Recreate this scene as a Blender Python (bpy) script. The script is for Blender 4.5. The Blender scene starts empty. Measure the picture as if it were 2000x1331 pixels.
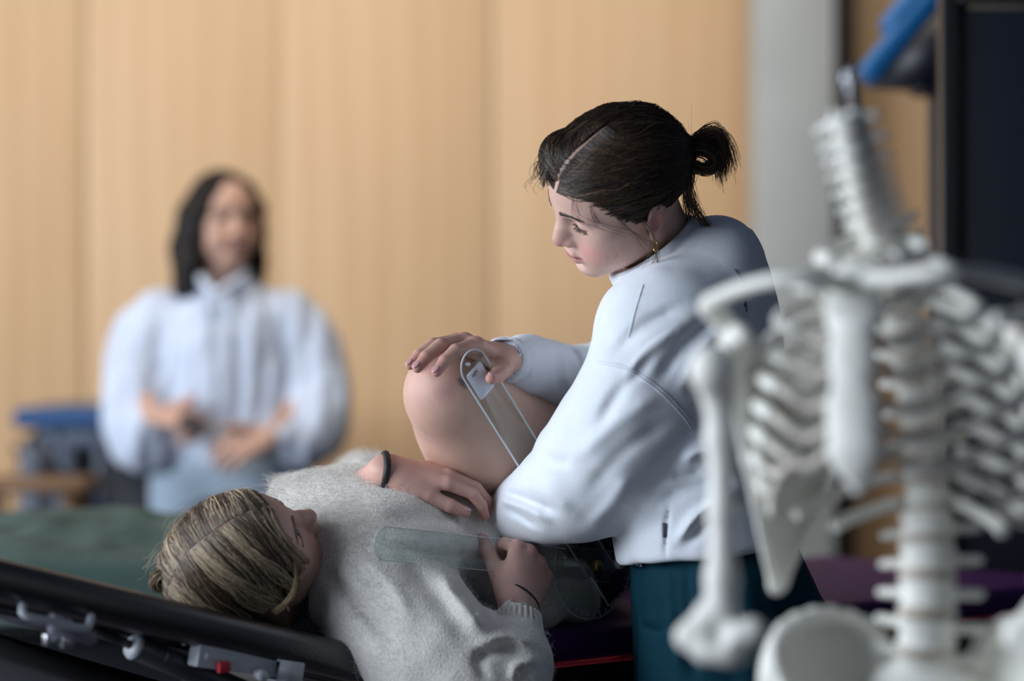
import bpy, bmesh, math, random
import numpy as np
from mathutils import Vector, Matrix

random.seed(7); RNG = np.random.default_rng(11)
scene = bpy.context.scene
COL = scene.collection

# ------------------------------------------------------------------ camera
F_PX = 85.0 / 36.0 * 2000.0          # focal length in pixels of the 2000 px frame
CAM_H, HORIZ = 1.22, 680.0           # camera height, image row of the horizon
def P(px, py, d):
    """point that lies d metres in front of the camera plane on the ray of a pixel"""
    return np.array([(px - 1000.0) / F_PX * d, d, CAM_H - (py - HORIZ) / F_PX * d])
cam_d = bpy.data.cameras.new('camera'); cam = bpy.data.objects.new('camera', cam_d); COL.objects.link(cam)
cam.location = (0, 0, CAM_H); cam.rotation_euler = (math.pi / 2, 0, 0)
cam_d.lens = 85; cam_d.sensor_width = 36; cam_d.shift_y = (HORIZ - 665.5) / 2000.0
cam_d.clip_start = 0.05; cam_d.clip_end = 60
cam_d.dof.use_dof = True; cam_d.dof.focus_distance = 3.2; cam_d.dof.aperture_fstop = 1.5
scene.camera = cam

# ------------------------------------------------------------------ view, world, daylight
scene.view_settings.view_transform = 'Standard'; scene.view_settings.look = 'None'
scene.view_settings.gamma = 1.0; scene.view_settings.use_curve_mapping = False
scene.view_settings.exposure = 0.0
world = bpy.data.worlds.new('world'); scene.world = world; world.use_nodes = True
bg = world.node_tree.nodes['Background']; bg.inputs[0].default_value = (0.55, 0.68, 1.0, 1); bg.inputs[1].default_value = 0.085

def area(name, loc, target, size, size_y, power, color):
    l = bpy.data.lights.new(name, 'AREA'); l.shape = 'RECTANGLE'; l.size = size; l.size_y = size_y
    l.energy = power; l.color = color
    o = bpy.data.objects.new(name, l); COL.objects.link(o); o.location = loc
    o.rotation_euler = (Vector(target) - Vector(loc)).to_track_quat('-Z', 'Y').to_euler()
    return o
# daylight through the tall windows of the left-hand wall
area('daylight_window_front', (-3.9, 1.7, 2.0), (0.0, 3.7, 1.15), 3.4, 2.2, 260, (0.82, 0.90, 1.0))
area('daylight_window_rear', (-3.9, 4.6, 2.0), (1.2, 7.0, 1.3), 2.4, 2.0, 85, (0.92, 0.95, 1.0))
# added fill light that brightens the plywood wall, no such lamp known
area('added_wall_fill', (-.35, 4.9, 3.35), (-.35, 7.5, 1.1), 2.6, .5, 58, (1.0, 0.88, 0.72))

# ------------------------------------------------------------------ mesh tools
def link_mesh(name, V, F, mat=None, parent=None, smooth=True, cols=None):
    """V (n,3), F (m,3|4) numpy -> ONE mesh object"""
    V = np.asarray(V, np.float32); F = np.asarray(F, np.int32); k = F.shape[1]
    me = bpy.data.meshes.new(name)
    me.vertices.add(len(V)); me.vertices.foreach_set('co', V.ravel())
    me.loops.add(F.size); me.loops.foreach_set('vertex_index', F.ravel())
    me.polygons.add(len(F)); me.polygons.foreach_set('loop_start', np.arange(0, F.size, k, dtype=np.int32))
    me.polygons.foreach_set('loop_total', np.full(len(F), k, np.int32))
    if smooth: me.polygons.foreach_set('use_smooth', np.ones(len(F), bool))
    me.update(calc_edges=True); me.validate()
    if cols is not None:
        a = me.color_attributes.new('Col', 'FLOAT_COLOR', 'POINT')
        c = np.ones((len(V), 4), np.float32); c[:, :3] = cols; a.data.foreach_set('color', c.ravel())
    o = bpy.data.objects.new(name, me); COL.objects.link(o)
    if mat: me.materials.append(mat)
    if parent is not None: put_under(o, parent)
    return o
def put_under(o, parent):
    o.parent = parent
    m = Matrix.Translation(parent.location) if parent.type == 'EMPTY' else Matrix.Identity(4)
    p = parent
    while p.parent is not None and p.type != 'EMPTY': p = p.parent
    if p.type == 'EMPTY': m = Matrix.Translation(p.location)
    o.matrix_parent_inverse = m.inverted() if parent.type == 'EMPTY' else Matrix.Identity(4)
def thing(name, label, cat, loc, group=None):
    o = bpy.data.objects.new(name, None); COL.objects.link(o); o.location = loc; o.empty_display_size = .1
    o['label'] = label; o['category'] = cat
    if group: o['group'] = group
    return o
def tag(o, label, cat, group=None):
    o['label'] = label; o['category'] = cat
    if group: o['group'] = group
    return o
def structure(o): o['kind'] = 'structure'; return o
def join(parts):
    V, F, n = [], [], 0
    for v, f in parts:
        V.append(v); F.append(np.asarray(f) + n); n += len(v)
    k = max(f.shape[1] for f in F)
    F = [f if f.shape[1] == k else np.concatenate([f, f[:, -1:]], 1) for f in F]
    return np.concatenate(V), np.concatenate(F)

def unit(v): v = np.asarray(v, float); return v / (np.linalg.norm(v) + 1e-12)
def basis(z, x=None):
    """rotation matrix with columns x,y,z; z given, x a hint"""
    z = unit(z); x = np.array([1, 0, 0.]) if x is None else np.asarray(x, float)
    x = x - z * (x @ z)
    if np.linalg.norm(x) < 1e-6: x = np.cross(z, [0, 1, .3])
    x = unit(x); return np.stack([x, np.cross(z, x), z], 1)
def catmull(pts, n):
    pts = np.asarray(pts, float); m = len(pts)
    if m == 2: t = np.linspace(0, 1, n)[:, None]; return pts[0] * (1 - t) + pts[1] * t
    ext = np.concatenate([[2 * pts[0] - pts[1]], pts, [2 * pts[-1] - pts[-2]]]); out = []
    for u in np.linspace(0, m - 1, n):
        i = min(int(u), m - 2); t = u - i; a, b, c, d = ext[i:i + 4]
        out.append(.5 * (2 * b + (c - a) * t + (2 * a - 5 * b + 4 * c - d) * t * t + (3 * b - a - 3 * c + d) * t ** 3))
    return np.array(out)

def tube(pts, r, n=10, caps=True, ell=1.0, up=(0, 0, 1)):
    """round tube along points; r scalar or list; ell flattens along the frame's second axis"""
    pts = np.asarray(pts, float); m = len(pts); r = np.broadcast_to(np.asarray(r, float), (m,))
    T = np.gradient(pts, axis=0); T /= np.linalg.norm(T, axis=1)[:, None] + 1e-12
    N = np.cross(T[0], up)
    if np.linalg.norm(N) < 1e-3: N = np.cross(T[0], (1, 0.2, 0))
    N = unit(N); V = []
    a = np.linspace(0, 2 * np.pi, n, endpoint=False)
    for i in range(m):
        N = unit(N - T[i] * (N @ T[i])); B = np.cross(T[i], N)
        V.append(pts[i] + r[i] * (np.cos(a)[:, None] * N + ell * np.sin(a)[:, None] * B))
    V = np.concatenate(V); F = []
    for i in range(m - 1):
        for j in range(n):
            k = (j + 1) % n; F.append((i * n + j, i * n + k, (i + 1) * n + k, (i + 1) * n + j))
    if caps:
        c0, c1 = len(V), len(V) + 1; V = np.concatenate([V, [pts[0], pts[-1]]])
        for j in range(n):
            k = (j + 1) % n; F.append((c0, k, j, j)); F.append((c1, (m - 1) * n + j, (m - 1) * n + k, (m - 1) * n + k))
    return V, np.array(F)
def fix_tris(F): return F
def box(c, half, R=None, bev=0.0, seg=2):
    bm = bmesh.new(); bmesh.ops.create_cube(bm, size=2.0)
    bmesh.ops.scale(bm, vec=half, verts=bm.verts)
    if bev > 0: bmesh.ops.bevel(bm, geom=bm.edges[:], offset=bev, segments=seg, profile=.5, affect='EDGES')
    bmesh.ops.triangulate(bm, faces=bm.faces[:])
    V = np.array([v.co[:] for v in bm.verts]); bm.verts.index_update()
    F = np.array([[v.index for v in f.verts] for f in bm.faces]); bm.free()
    if R is not None: V = V @ np.asarray(R).T
    return V + np.asarray(c, float), F
def slab(outline, t, R=np.eye(3), c=(0, 0, 0)):
    """flat outline (x,y) extruded by t along local z"""
    o = np.asarray(outline, float); n = len(o)
    bm = bmesh.new()
    vs = [bm.verts.new((x, y, -t / 2)) for x, y in o]; f = bm.faces.new(vs)
    r = bmesh.ops.extrude_face_region(bm, geom=[f])
    bmesh.ops.translate(bm, vec=(0, 0, t), verts=[g for g in r['geom'] if isinstance(g, bmesh.types.BMVert)])
    bmesh.ops.recalc_face_normals(bm, faces=bm.faces[:]); bmesh.ops.triangulate(bm, faces=bm.faces[:])
    bm.verts.index_update()
    V = np.array([v.co[:] for v in bm.verts]); F = np.array([[v.index for v in f.verts] for f in bm.faces]); bm.free()
    return V @ np.asarray(R).T + np.asarray(c, float), F
def simple(name, vf, mat, parent=None, smooth=False, cols=None):
    V, F = vf; F = np.asarray(F)
    me_ok = F
    if F.shape[1] == 4 and (F[:, 2] == F[:, 3]).any():           # triangles padded to quads
        q = F[F[:, 2] != F[:, 3]]; t = F[F[:, 2] == F[:, 3]][:, :3]
        me_ok = np.concatenate([q[:, [0, 1, 2]], q[:, [0, 2, 3]], t])
    return link_mesh(name, V, me_ok, mat, parent, smooth, cols)

def strands(paths, r0, r1, seed=0):
    """paths (S,N,3) -> thin three-sided tapering tubes"""
    S, N, _ = paths.shape
    T = np.gradient(paths, axis=1); T /= np.linalg.norm(T, axis=2, keepdims=True) + 1e-9
    ref = np.random.default_rng(seed).normal(size=(S, 1, 3)); A = np.cross(T, np.broadcast_to(ref, T.shape))
    A /= np.linalg.norm(A, axis=2, keepdims=True) + 1e-9; B = np.cross(T, A)
    t = np.linspace(0, 1, N)[None, :, None]
    r = (np.asarray(r0).reshape(-1, 1, 1) * (1 - t) + np.asarray(r1).reshape(-1, 1, 1) * t)
    V = np.stack([paths + r * (math.cos(q) * A + math.sin(q) * B) for q in (0, 2.094, 4.189)], 2)   # S,N,3,3
    i = np.arange(S)[:, None, None] * N * 3 + np.arange(N - 1)[None, :, None] * 3 + np.arange(3)[None, None, :]
    j = np.arange(S)[:, None, None] * N * 3 + np.arange(N - 1)[None, :, None] * 3 + ((np.arange(3) + 1) % 3)[None, None, :]
    F = np.stack([i, j, j + 3, i + 3], -1).reshape(-1, 4)
    return V.reshape(-1, 3), F

# ------------------------------------------------------------------ value noise
_LAT = np.random.default_rng(3).random((32, 32, 32)).astype(np.float32)
def noise(p, scale):
    """p (...,3) -> smooth noise in -1..1, feature size = scale (m)"""
    q = np.asarray(p, np.float32) / scale; i = np.floor(q).astype(np.int32); f = q - i; f = f * f * (3 - 2 * f)
    a = i & 31; b = (i + 1) & 31
    def L(x, y, z): return _LAT[x[..., 0], y[..., 1], z[..., 2]]
    x0 = L(a, a, a) * (1 - f[..., 0]) + L(b, a, a) * f[..., 0]; x1 = L(a, b, a) * (1 - f[..., 0]) + L(b, b, a) * f[..., 0]
    x2 = L(a, a, b) * (1 - f[..., 0]) + L(b, a, b) * f[..., 0]; x3 = L(a, b, b) * (1 - f[..., 0]) + L(b, b, b) * f[..., 0]
    y0 = x0 * (1 - f[..., 1]) + x1 * f[..., 1]; y1 = x2 * (1 - f[..., 1]) + x3 * f[..., 1]
    return (y0 * (1 - f[..., 2]) + y1 * f[..., 2]) * 2 - 1

# ------------------------------------------------------------------ organic surfaces: signed distance field -> one continuous mesh
class Clay:
    def __init__(s, lo, hi, h):
        lo = np.minimum(lo, hi).astype(float); hi = np.maximum(lo, hi).astype(float)
        s.lo, s.h = lo, h; s.n = np.ceil((hi - lo) / h).astype(int) + 1
        s.V = np.full(s.n, 0.5, np.float32); s.frame()
    def frame(s, R=np.eye(3), t=(0, 0, 0), k=1.0): s.R, s.t, s.k = np.asarray(R, float), np.asarray(t, float), k; return s
    def w(s, p): return s.R @ (np.asarray(p, float) * s.k) + s.t
    def _block(s, lo, hi):
        a = np.clip(np.floor((lo - s.lo) / s.h).astype(int), 0, s.n); b = np.clip(np.ceil((hi - s.lo) / s.h).astype(int) + 1, 0, s.n)
        if (b <= a).any(): return None
        sl = tuple(slice(a[i], b[i]) for i in range(3))
        g = [(s.lo[i] + s.h * np.arange(a[i], b[i])).astype(np.float32) for i in range(3)]
        return sl, (g[0][:, None, None], g[1][None, :, None], g[2][None, None, :])
    def _op(s, sl, d, op, k):
        A = s.V[sl]
        if op == 'sub': d = -d; A = -A; d, A = -d, -A; r = -Clay._smin(-A, d, k)
        elif op == 'and': r = -Clay._smin(-A, -d, k)
        else: r = Clay._smin(A, d, k)
        s.V[sl] = r
    @staticmethod
    def _smin(a, b, k):
        if k <= 0: return np.minimum(a, b)
        h = np.clip(.5 + .5 * (b - a) / k, 0, 1); return b * (1 - h) + a * h - k * h * (1 - h)
    def ell(s, c, r, k=.01, op='add', R=None):
        c = s.w(c); r = np.asarray(np.broadcast_to(r, 3), float) * s.k; A = s.R if R is None else s.R @ np.asarray(R)
        m = (np.abs(A) * r).sum(1) + k + 3 * s.h
        B = s._block(c - m, c + m)
        if B is None: return s
        sl, (x, y, z) = B; x, y, z = x - c[0], y - c[1], z - c[2]
        q = [(x * A[0, i] + y * A[1, i] + z * A[2, i]) for i in range(3)]
        k0 = np.sqrt(sum((q[i] / r[i]) ** 2 for i in range(3))); k1 = np.sqrt(sum((q[i] / r[i] ** 2) ** 2 for i in range(3))) + 1e-9
        s._op(sl, (k0 * (k0 - 1) / k1).astype(np.float32), op, k); return s
    def cone(s, a, b, ra, rb, k=.01, op='add', flat=None, ff=1.0):
        """tapered capsule a-b; flat = local direction squeezed by ff (<1 thinner)"""
        a, b = s.w(a), s.w(b); ra, rb = ra * s.k, rb * s.k; m = max(ra, rb) * max(1, ff) + k + 3 * s.h
        B = s._block(np.minimum(a, b) - m, np.maximum(a, b) + m)
        if B is None: return s
        sl, (x, y, z) = B; x, y, z = x - a[0], y - a[1], z - a[2]
        d = b - a; L2 = d @ d + 1e-12
        t = np.clip((x * d[0] + y * d[1] + z * d[2]) / L2, 0, 1)
        x, y, z = x - t * d[0], y - t * d[1], z - t * d[2]
        if flat is not None:
            f = unit(s.R @ np.asarray(flat, float)); e = x * f[0] + y * f[1] + z * f[2]; g = (1 / ff - 1)
            x, y, z = x + e * g * f[0], y + e * g * f[1], z + e * g * f[2]
        dist = np.sqrt(x * x + y * y + z * z) - (ra + (rb - ra) * t)
        if flat is not None: dist = dist * min(1, ff)
        s._op(sl, dist.astype(np.float32), op, k); return s
    def chain(s, pts, rs, k=.01, op='add', flat=None, ff=1.0, n=0):
        pts = np.asarray(pts, float); rs = np.asarray(np.broadcast_to(rs, (len(pts),)), float)
        if n:
            u = np.linspace(0, len(pts) - 1, n); rs = np.interp(u, np.arange(len(rs)), rs); pts = catmull(pts, n)
        for i in range(len(pts) - 1): s.cone(pts[i], pts[i + 1], rs[i], rs[i + 1], k, op, flat, ff)
        return s
    def loft(s, rows, k=.02, op='add', power=2.0, lo=None, hi=None):
        """rows (t, cx, cy, rx, ry): ellipses across the frame's z axis at height t"""
        rows = np.asarray(rows, float); t = rows[:, 0]; o = np.argsort(t); rows = rows[o]; t = t[o]
        tt = np.linspace(t[0], t[-1], 80); I = [np.interp(tt, t, rows[:, j]) for j in range(1, 5)]
        if len(t) > 3:
            ker = np.array([1, 4, 6, 4, 1.]) / 16
            for _ in range(5): I = [np.convolve(np.pad(v, 2, 'edge'), ker, 'valid') for v in I]
        ext = np.stack([np.concatenate([I[0] - I[2], I[0] + I[2]]), np.concatenate([I[1] - I[3], I[1] + I[3]]), np.concatenate([tt, tt])], 1)
        cs = np.array([[a, b, c] for a in (ext[:, 0].min(), ext[:, 0].max()) for b in (ext[:, 1].min(), ext[:, 1].max()) for c in (t[0], t[-1])])
        W = np.array([s.w(p) for p in cs]); m = k + 3 * s.h
        B = s._block(W.min(0) - m, W.max(0) + m)
        if B is None: return s
        sl, (x, y, z) = B; x, y, z = x - s.t[0], y - s.t[1], z - s.t[2]
        q = [(x * s.R[0, i] + y * s.R[1, i] + z * s.R[2, i]) / s.k for i in range(3)]
        u = np.clip((q[2] - t[0]) / (t[-1] - t[0]) * 79, 0, 78.999); i0 = u.astype(np.int32); f = (u - i0).astype(np.float32)
        g = [(v[i0] * (1 - f) + v[i0 + 1] * f).astype(np.float32) for v in I]
        a = np.abs((q[0] - g[0]) / g[2]); b = np.abs((q[1] - g[1]) / g[3])
        rr = (a ** power + b ** power) ** (1 / power)
        d = (rr - 1) * np.minimum(g[2], g[3]) * (1 if power else 1)
        d = np.maximum(d, np.maximum(t[0] - q[2], q[2] - t[-1])) * s.k
        s._op(sl, d.astype(np.float32), op, k); return s
    def half(s, c, nrm, k=.005, op='sub', lo=None, hi=None):
        """cut away the side the normal points to"""
        c = s.w(c); nrm = unit(s.R @ np.asarray(nrm, float))
        lo = s.lo if lo is None else lo; hi = s.lo + s.h * s.n if hi is None else hi
        B = s._block(np.asarray(lo, float), np.asarray(hi, float))
        if B is None: return s
        sl, (x, y, z) = B
        d = -((x - c[0]) * nrm[0] + (y - c[1]) * nrm[1] + (z - c[2]) * nrm[2])
        d = np.broadcast_to(d, s.V[sl].shape)
        s._op(sl, d.astype(np.float32), 'sub', k); return s
    def bump(s, fn, lo=None, hi=None):
        """fn(points) -> metres the surface is pushed outwards"""
        lo = s.lo if lo is None else np.asarray(lo, float); hi = s.lo + s.h * s.n if hi is None else np.asarray(hi, float)
        sl, (x, y, z) = s._block(lo, hi); V = s.V[sl]; near = np.abs(V) < .04
        idx = np.nonzero(near); p = np.stack([x[idx[0], 0, 0], y[0, idx[1], 0], z[0, 0, idx[2]]], 1)
        V[idx] -= fn(p).astype(np.float32); s.V[sl] = V; return s
    def folds(s, lines, dmax=None, dmin=None):
        """lines: (polyline of photo pixels, width px, height m): cloth folds running along the line"""
        def fn(p):
            d = p[:, 1]; px = 1000 + p[:, 0] / d * F_PX; py = HORIZ - (p[:, 2] - CAM_H) / d * F_PX; o = np.zeros(len(p))
            for pl, w, a in lines:
                pl = catmull(np.array(pl, float), 6 * len(pl)) if len(pl) > 2 else np.array(pl, float)
                near = (px > pl[:, 0].min() - 3 * w) & (px < pl[:, 0].max() + 3 * w) & (py > pl[:, 1].min() - 3 * w) & (py < pl[:, 1].max() + 3 * w)
                if not near.any(): continue
                x, y = px[near], py[near]; best = np.full(len(x), 1e9)
                L = np.concatenate([[0], np.cumsum(np.linalg.norm(np.diff(pl, axis=0), axis=1))]); u = np.zeros(len(x))
                for i in range(len(pl) - 1):
                    ax, ay = pl[i]; bx, by = pl[i + 1] - pl[i]
                    t = np.clip(((x - ax) * bx + (y - ay) * by) / (bx * bx + by * by + 1e-9), 0, 1)
                    q = (x - ax - t * bx) ** 2 + (y - ay - t * by) ** 2; m = q < best; best[m] = q[m]; u[m] = (L[i] + t[m] * (L[i + 1] - L[i])) / L[-1]
                fade = np.clip(np.minimum(u, 1 - u) / .25 + .25, 0, 1)
                o[near] += a * fade * np.exp(-best / (w * w))
            if dmax is not None: o *= np.clip((dmax - d) / .03 + .5, 0, 1)
            if dmin is not None: o *= np.clip((d - dmin) / .03 + .5, 0, 1)
            return o
        return s.bump(fn)
    def mesh(s):
        V = s.V; n = np.array(V.shape); I = V < 0
        c = np.zeros(n - 1, np.int8)
        for i in (0, 1):
            for j in (0, 1):
                for k in (0, 1): c += I[i:n[0] - 1 + i, j:n[1] - 1 + j, k:n[2] - 1 + k]
        cells = np.argwhere((c > 0) & (c < 8)); m = len(cells)
        acc = np.zeros((m, 3)); cnt = np.zeros(m)
        C = [(i, j, k) for i in (0, 1) for j in (0, 1) for k in (0, 1)]
        val = {o: V[cells[:, 0] + o[0], cells[:, 1] + o[1], cells[:, 2] + o[2]].astype(float) for o in C}
        for o in C:
            for ax in range(3):
                if o[ax]: continue
                e = list(o); e[ax] = 1; a, b = val[o], val[tuple(e)]; x = (a < 0) != (b < 0)
                t = np.where(x, a / np.where(x, a - b, 1), 0)
                pos = np.tile(np.array(o, float), (m, 1)); pos[:, ax] += t
                acc += pos * x[:, None]; cnt += x
        verts = s.lo + s.h * (cells + acc / cnt[:, None])
        idx = np.full(n - 1, -1, np.int32); idx[tuple(cells.T)] = np.arange(m)
        Q = []
        for ax in range(3):
            a1, a2 = (ax + 1) % 3, (ax + 2) % 3
            s0 = [slice(1, -1)] * 3; s0[ax] = slice(0, -1); s1 = list(s0); s1[ax] = slice(1, None)
            A, Bv = I[tuple(s0)], I[tuple(s1)]
            e = np.argwhere(A != Bv); sg = A[tuple(e.T)]
            e = e.copy(); e[:, a1] += 1; e[:, a2] += 1
            def ce(d1, d2):
                q = e.copy(); q[:, a1] -= d1; q[:, a2] -= d2; return idx[tuple(q.T)]
            q = np.stack([ce(1, 1), ce(0, 1), ce(0, 0), ce(1, 0)], 1)
            q[~sg] = q[~sg][:, ::-1]; Q.append(q)
        Q = np.concatenate(Q); Q = Q[(Q >= 0).all(1)]
        return verts, Q
    def at(s, p):
        """field value at points (nearest cell, trilinear)"""
        q = (np.asarray(p, float) - s.lo) / s.h; i = np.clip(np.floor(q).astype(int), 0, s.n - 2); f = np.clip(q - i, 0, 1); r = 0
        for a in (0, 1):
            for b in (0, 1):
                for c in (0, 1):
                    w = (f[..., 0] if a else 1 - f[..., 0]) * (f[..., 1] if b else 1 - f[..., 1]) * (f[..., 2] if c else 1 - f[..., 2])
                    r = r + w * s.V[i[..., 0] + a, i[..., 1] + b, i[..., 2] + c]
        return r
def laplace(V, F, n=2, lam=.5):
    for _ in range(n):
        acc = np.zeros_like(V); cnt = np.zeros(len(V))
        for i in range(F.shape[1]):
            j = F[:, (i + 1) % F.shape[1]]; np.add.at(acc, F[:, i], V[j]); np.add.at(cnt, F[:, i], 1)
            np.add.at(acc, j, V[F[:, i]]); np.add.at(cnt, j, 1)
        V = V + lam * (acc / np.maximum(cnt, 1)[:, None] - V)
    return V
def normals(V, F):
    n = np.cross(V[F[:, 2]] - V[F[:, 0]], V[F[:, 3]] - V[F[:, 1]]); N = np.zeros_like(V)
    for i in range(4): np.add.at(N, F[:, i], n)
    return N / (np.linalg.norm(N, axis=1)[:, None] + 1e-12)

# ------------------------------------------------------------------ materials (all procedural)
def new_mat(name):
    m = bpy.data.materials.new(name); m.use_nodes = True; nt = m.node_tree; return m, nt, nt.nodes['Principled BSDF']
def N(nt, t, **kw):
    n = nt.nodes.new(t)
    for k, v in kw.items(): setattr(n, k, v)
    return n
def coords(nt, scale=(1, 1, 1), rot=(0, 0, 0)):
    tc = N(nt, 'ShaderNodeTexCoord'); mp = N(nt, 'ShaderNodeMapping'); mp.inputs['Scale'].default_value = scale; mp.inputs['Rotation'].default_value = rot
    nt.links.new(tc.outputs['Object'], mp.inputs[0]); return mp.outputs[0]
def mat(name, col, rough=.6, metal=0.0, col2=None, nscale=20, bump=0.0, bscale=200, sheen=0.0, coat=0.0, spec=.5, stretch=(1, 1, 1), ndetail=4, sss=0.0):
    m, nt, b = new_mat(name)
    b.inputs['Base Color'].default_value = (*col, 1); b.inputs['Roughness'].default_value = rough; b.inputs['Metallic'].default_value = metal
    b.inputs['Specular IOR Level'].default_value = spec
    if sheen: b.inputs['Sheen Weight'].default_value = sheen; b.inputs['Sheen Roughness'].default_value = .6
    if coat: b.inputs['Coat Weight'].default_value = coat; b.inputs['Coat Roughness'].default_value = .15
    if sss: b.inputs['Subsurface Weight'].default_value = sss; b.inputs['Subsurface Radius'].default_value = (.012, .004, .002); b.inputs['Subsurface Scale'].default_value = .6
    if col2 is not None or bump: co = coords(nt, stretch)
    if col2 is not None:
        n = N(nt, 'ShaderNodeTexNoise'); n.inputs['Scale'].default_value = nscale; n.inputs['Detail'].default_value = ndetail; nt.links.new(co, n.inputs[0])
        r = N(nt, 'ShaderNodeMix', data_type='RGBA'); r.inputs[6].default_value = (*col, 1); r.inputs[7].default_value = (*col2, 1)
        nt.links.new(n.outputs[0], r.inputs[0]); nt.links.new(r.outputs[2], b.inputs['Base Color'])
    if bump:
        n = N(nt, 'ShaderNodeTexNoise'); n.inputs['Scale'].default_value = bscale; n.inputs['Detail'].default_value = 3; nt.links.new(co, n.inputs[0])
        u = N(nt, 'ShaderNodeBump'); u.inputs['Strength'].default_value = bump; u.inputs['Distance'].default_value = .002; nt.links.new(n.outputs[0], u.inputs['Height']); nt.links.new(u.outputs[0], b.inputs['Normal'])
    return m
def attr_mat(name, rough=.5, sss=.0, spec=.4, bump=.0, bscale=300, vary=0.0, vscale=60, aniso=0):
    """colour from the mesh's own colour attribute (freckles, lips, hair strands ...)"""
    m, nt, b = new_mat(name); a = N(nt, 'ShaderNodeAttribute', attribute_name='Col'); out = a.outputs['Color']
    if vary:
        n = N(nt, 'ShaderNodeTexNoise'); n.inputs['Scale'].default_value = vscale; n.inputs['Detail'].default_value = 5; nt.links.new(coords(nt), n.inputs[0])
        mr = N(nt, 'ShaderNodeMapRange'); mr.inputs[3].default_value = 1 - vary; mr.inputs[4].default_value = 1 + vary; nt.links.new(n.outputs[0], mr.inputs[0])
        mu = N(nt, 'ShaderNodeMix', data_type='RGBA', blend_type='MULTIPLY'); mu.inputs[0].default_value = 1; nt.links.new(out, mu.inputs[6]); nt.links.new(mr.outputs[0], mu.inputs[7]); out = mu.outputs[2]
    nt.links.new(out, b.inputs['Base Color']); b.inputs['Roughness'].default_value = rough; b.inputs['Specular IOR Level'].default_value = spec
    if sss: b.inputs['Subsurface Weight'].default_value = sss; b.inputs['Subsurface Radius'].default_value = (.012, .004, .002); b.inputs['Subsurface Scale'].default_value = .5
    if bump:
        n = N(nt, 'ShaderNodeTexNoise'); n.inputs['Scale'].default_value = bscale; n.inputs['Detail'].default_value = 3; nt.links.new(coords(nt), n.inputs[0])
        u = N(nt, 'ShaderNodeBump'); u.inputs['Strength'].default_value = bump; u.inputs['Distance'].default_value = .001; nt.links.new(n.outputs[0], u.inputs['Height']); nt.links.new(u.outputs[0], b.inputs['Normal'])
    return m
M = {}
M['skin'] = attr_mat('skin', .52, .12, .35, .12, 350, .10, 45)
M['hair'] = attr_mat('hair', .42, 0, .5)

# ------------------------------------------------------------------ people: head, hands, hair
def build_head(c, ear=(1, 1), lid=1.0, neck=True):
    """adds a head to clay c in its current frame: x = right, y = forward, z = up, origin between the ear canals"""
    c.ell((0, -.008, .041), (.074, .093, .084), .01)
    c.ell((0, .030, .046), (.063, .0625, .064), .03)
    c.ell((0, .034, -.008), (.060, .052, .066), .025)
    c.ell((0, .058, -.040), (.036, .034, .042), .02)
    c.ell((0, .028, -.058), (.042, .050, .030), .025)
    for s in (-1, 1):
        c.cone((s * .043, .010, -.050), (s * .012, .066, -.079), .0195, .0172, .022)
        c.ell((s * .040, .034, -.034), (.024, .034, .032), .02)
        c.ell((s * .046, .054, .000), (.020, .022, .018), .016)
        c.ell((s * .036, .060, -.034), (.026, .027, .028), .016)
    c.ell((0, .073, -.082), (.019, .016, .014), .014)
    for s in (-1, 1):                                             # brows, sockets, lids
        c.cone((s * .012, .083, .034), (s * .043, .070, .037), .010, .008, .014)
        c.ell((s * .0315, .094, .0185), (.0175, .0135, .0105), .012, 'sub')
        c.ell((s * .0315, .0705, .0175), (.0145, .0135, .0125), .004)
        c.cone((s * .0175, .0835, .0245), (s * .045, .0755, .0245), .0010, .0010, .003, 'sub')
        c.cone((s * .0195, .0835, .0125), (s * .043, .077, .0135), .0006, .0006, .002, 'sub')
    c.chain([(0, .083, .034), (0, .0885, .018), (0, .0985, -.002), (0, .1035, -.013)], [.0085, .0075, .0082, .0090], .011)   # nose
    c.ell((0, .1055, -.0155), (.0098, .0095, .0088), .008)
    for s in (-1, 1):
        c.ell((s * .0120, .0945, -.0200), (.0066, .0100, .0076), .006)
        c.ell((s * .0062, .0995, -.0275), (.0034, .0062, .0036), .003, 'sub')
    c.cone((0, .106, -.0215), (0, .092, -.0290), .0042, .005, .006)
    c.chain([(-.0225, .0815, -.0500), (-.0075, .0945, -.0452), (0, .0955, -.0466), (.0075, .0945, -.0452), (.0225, .0815, -.0500)], [.0030, .0050, .0050, .0050, .0030], .006)
    c.chain([(-.0205, .0815, -.0530), (-.008, .0915, -.0572), (.008, .0915, -.0572), (.0205, .0815, -.0530)], [.003, .0060, .0060, .003], .006)
    c.chain([(-.0250, .0830, -.0510), (-.010, .0985, -.0510), (.010, .0985, -.0510), (.0250, .0830, -.0510)], .0012, .003, 'sub')
    c.ell((0, .094, -.0700), (.016, .0075, .0055), .008, 'sub')
    for s in (-1, 1):                                             # ears
        R = basis((0, -.25, 1), (1, -.35 * s, 0))
        c.ell((s * .0745, -.014, .003), (.0065, .0175, .0300), .004, R=R)
        c.ell((s * .0820, -.0085, .001), (.0065, .0095, .0165), .003, 'sub', R=R)
        c.ell((s * .0815, -.0155, .014), (.0040, .0080, .0085), .003, 'sub', R=R)
        c.ell((s * .0735, -.004, -.026), (.0060, .0085, .0095), .005)
        c.ell((s * .0745, .0035, -.001), (.0045, .0040, .0070), .004)
    if neck: c.chain([(0, -.018, -.030), (0, -.030, -.085), (0, -.045, -.15)], [.055, .050, .054], .022)

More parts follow.
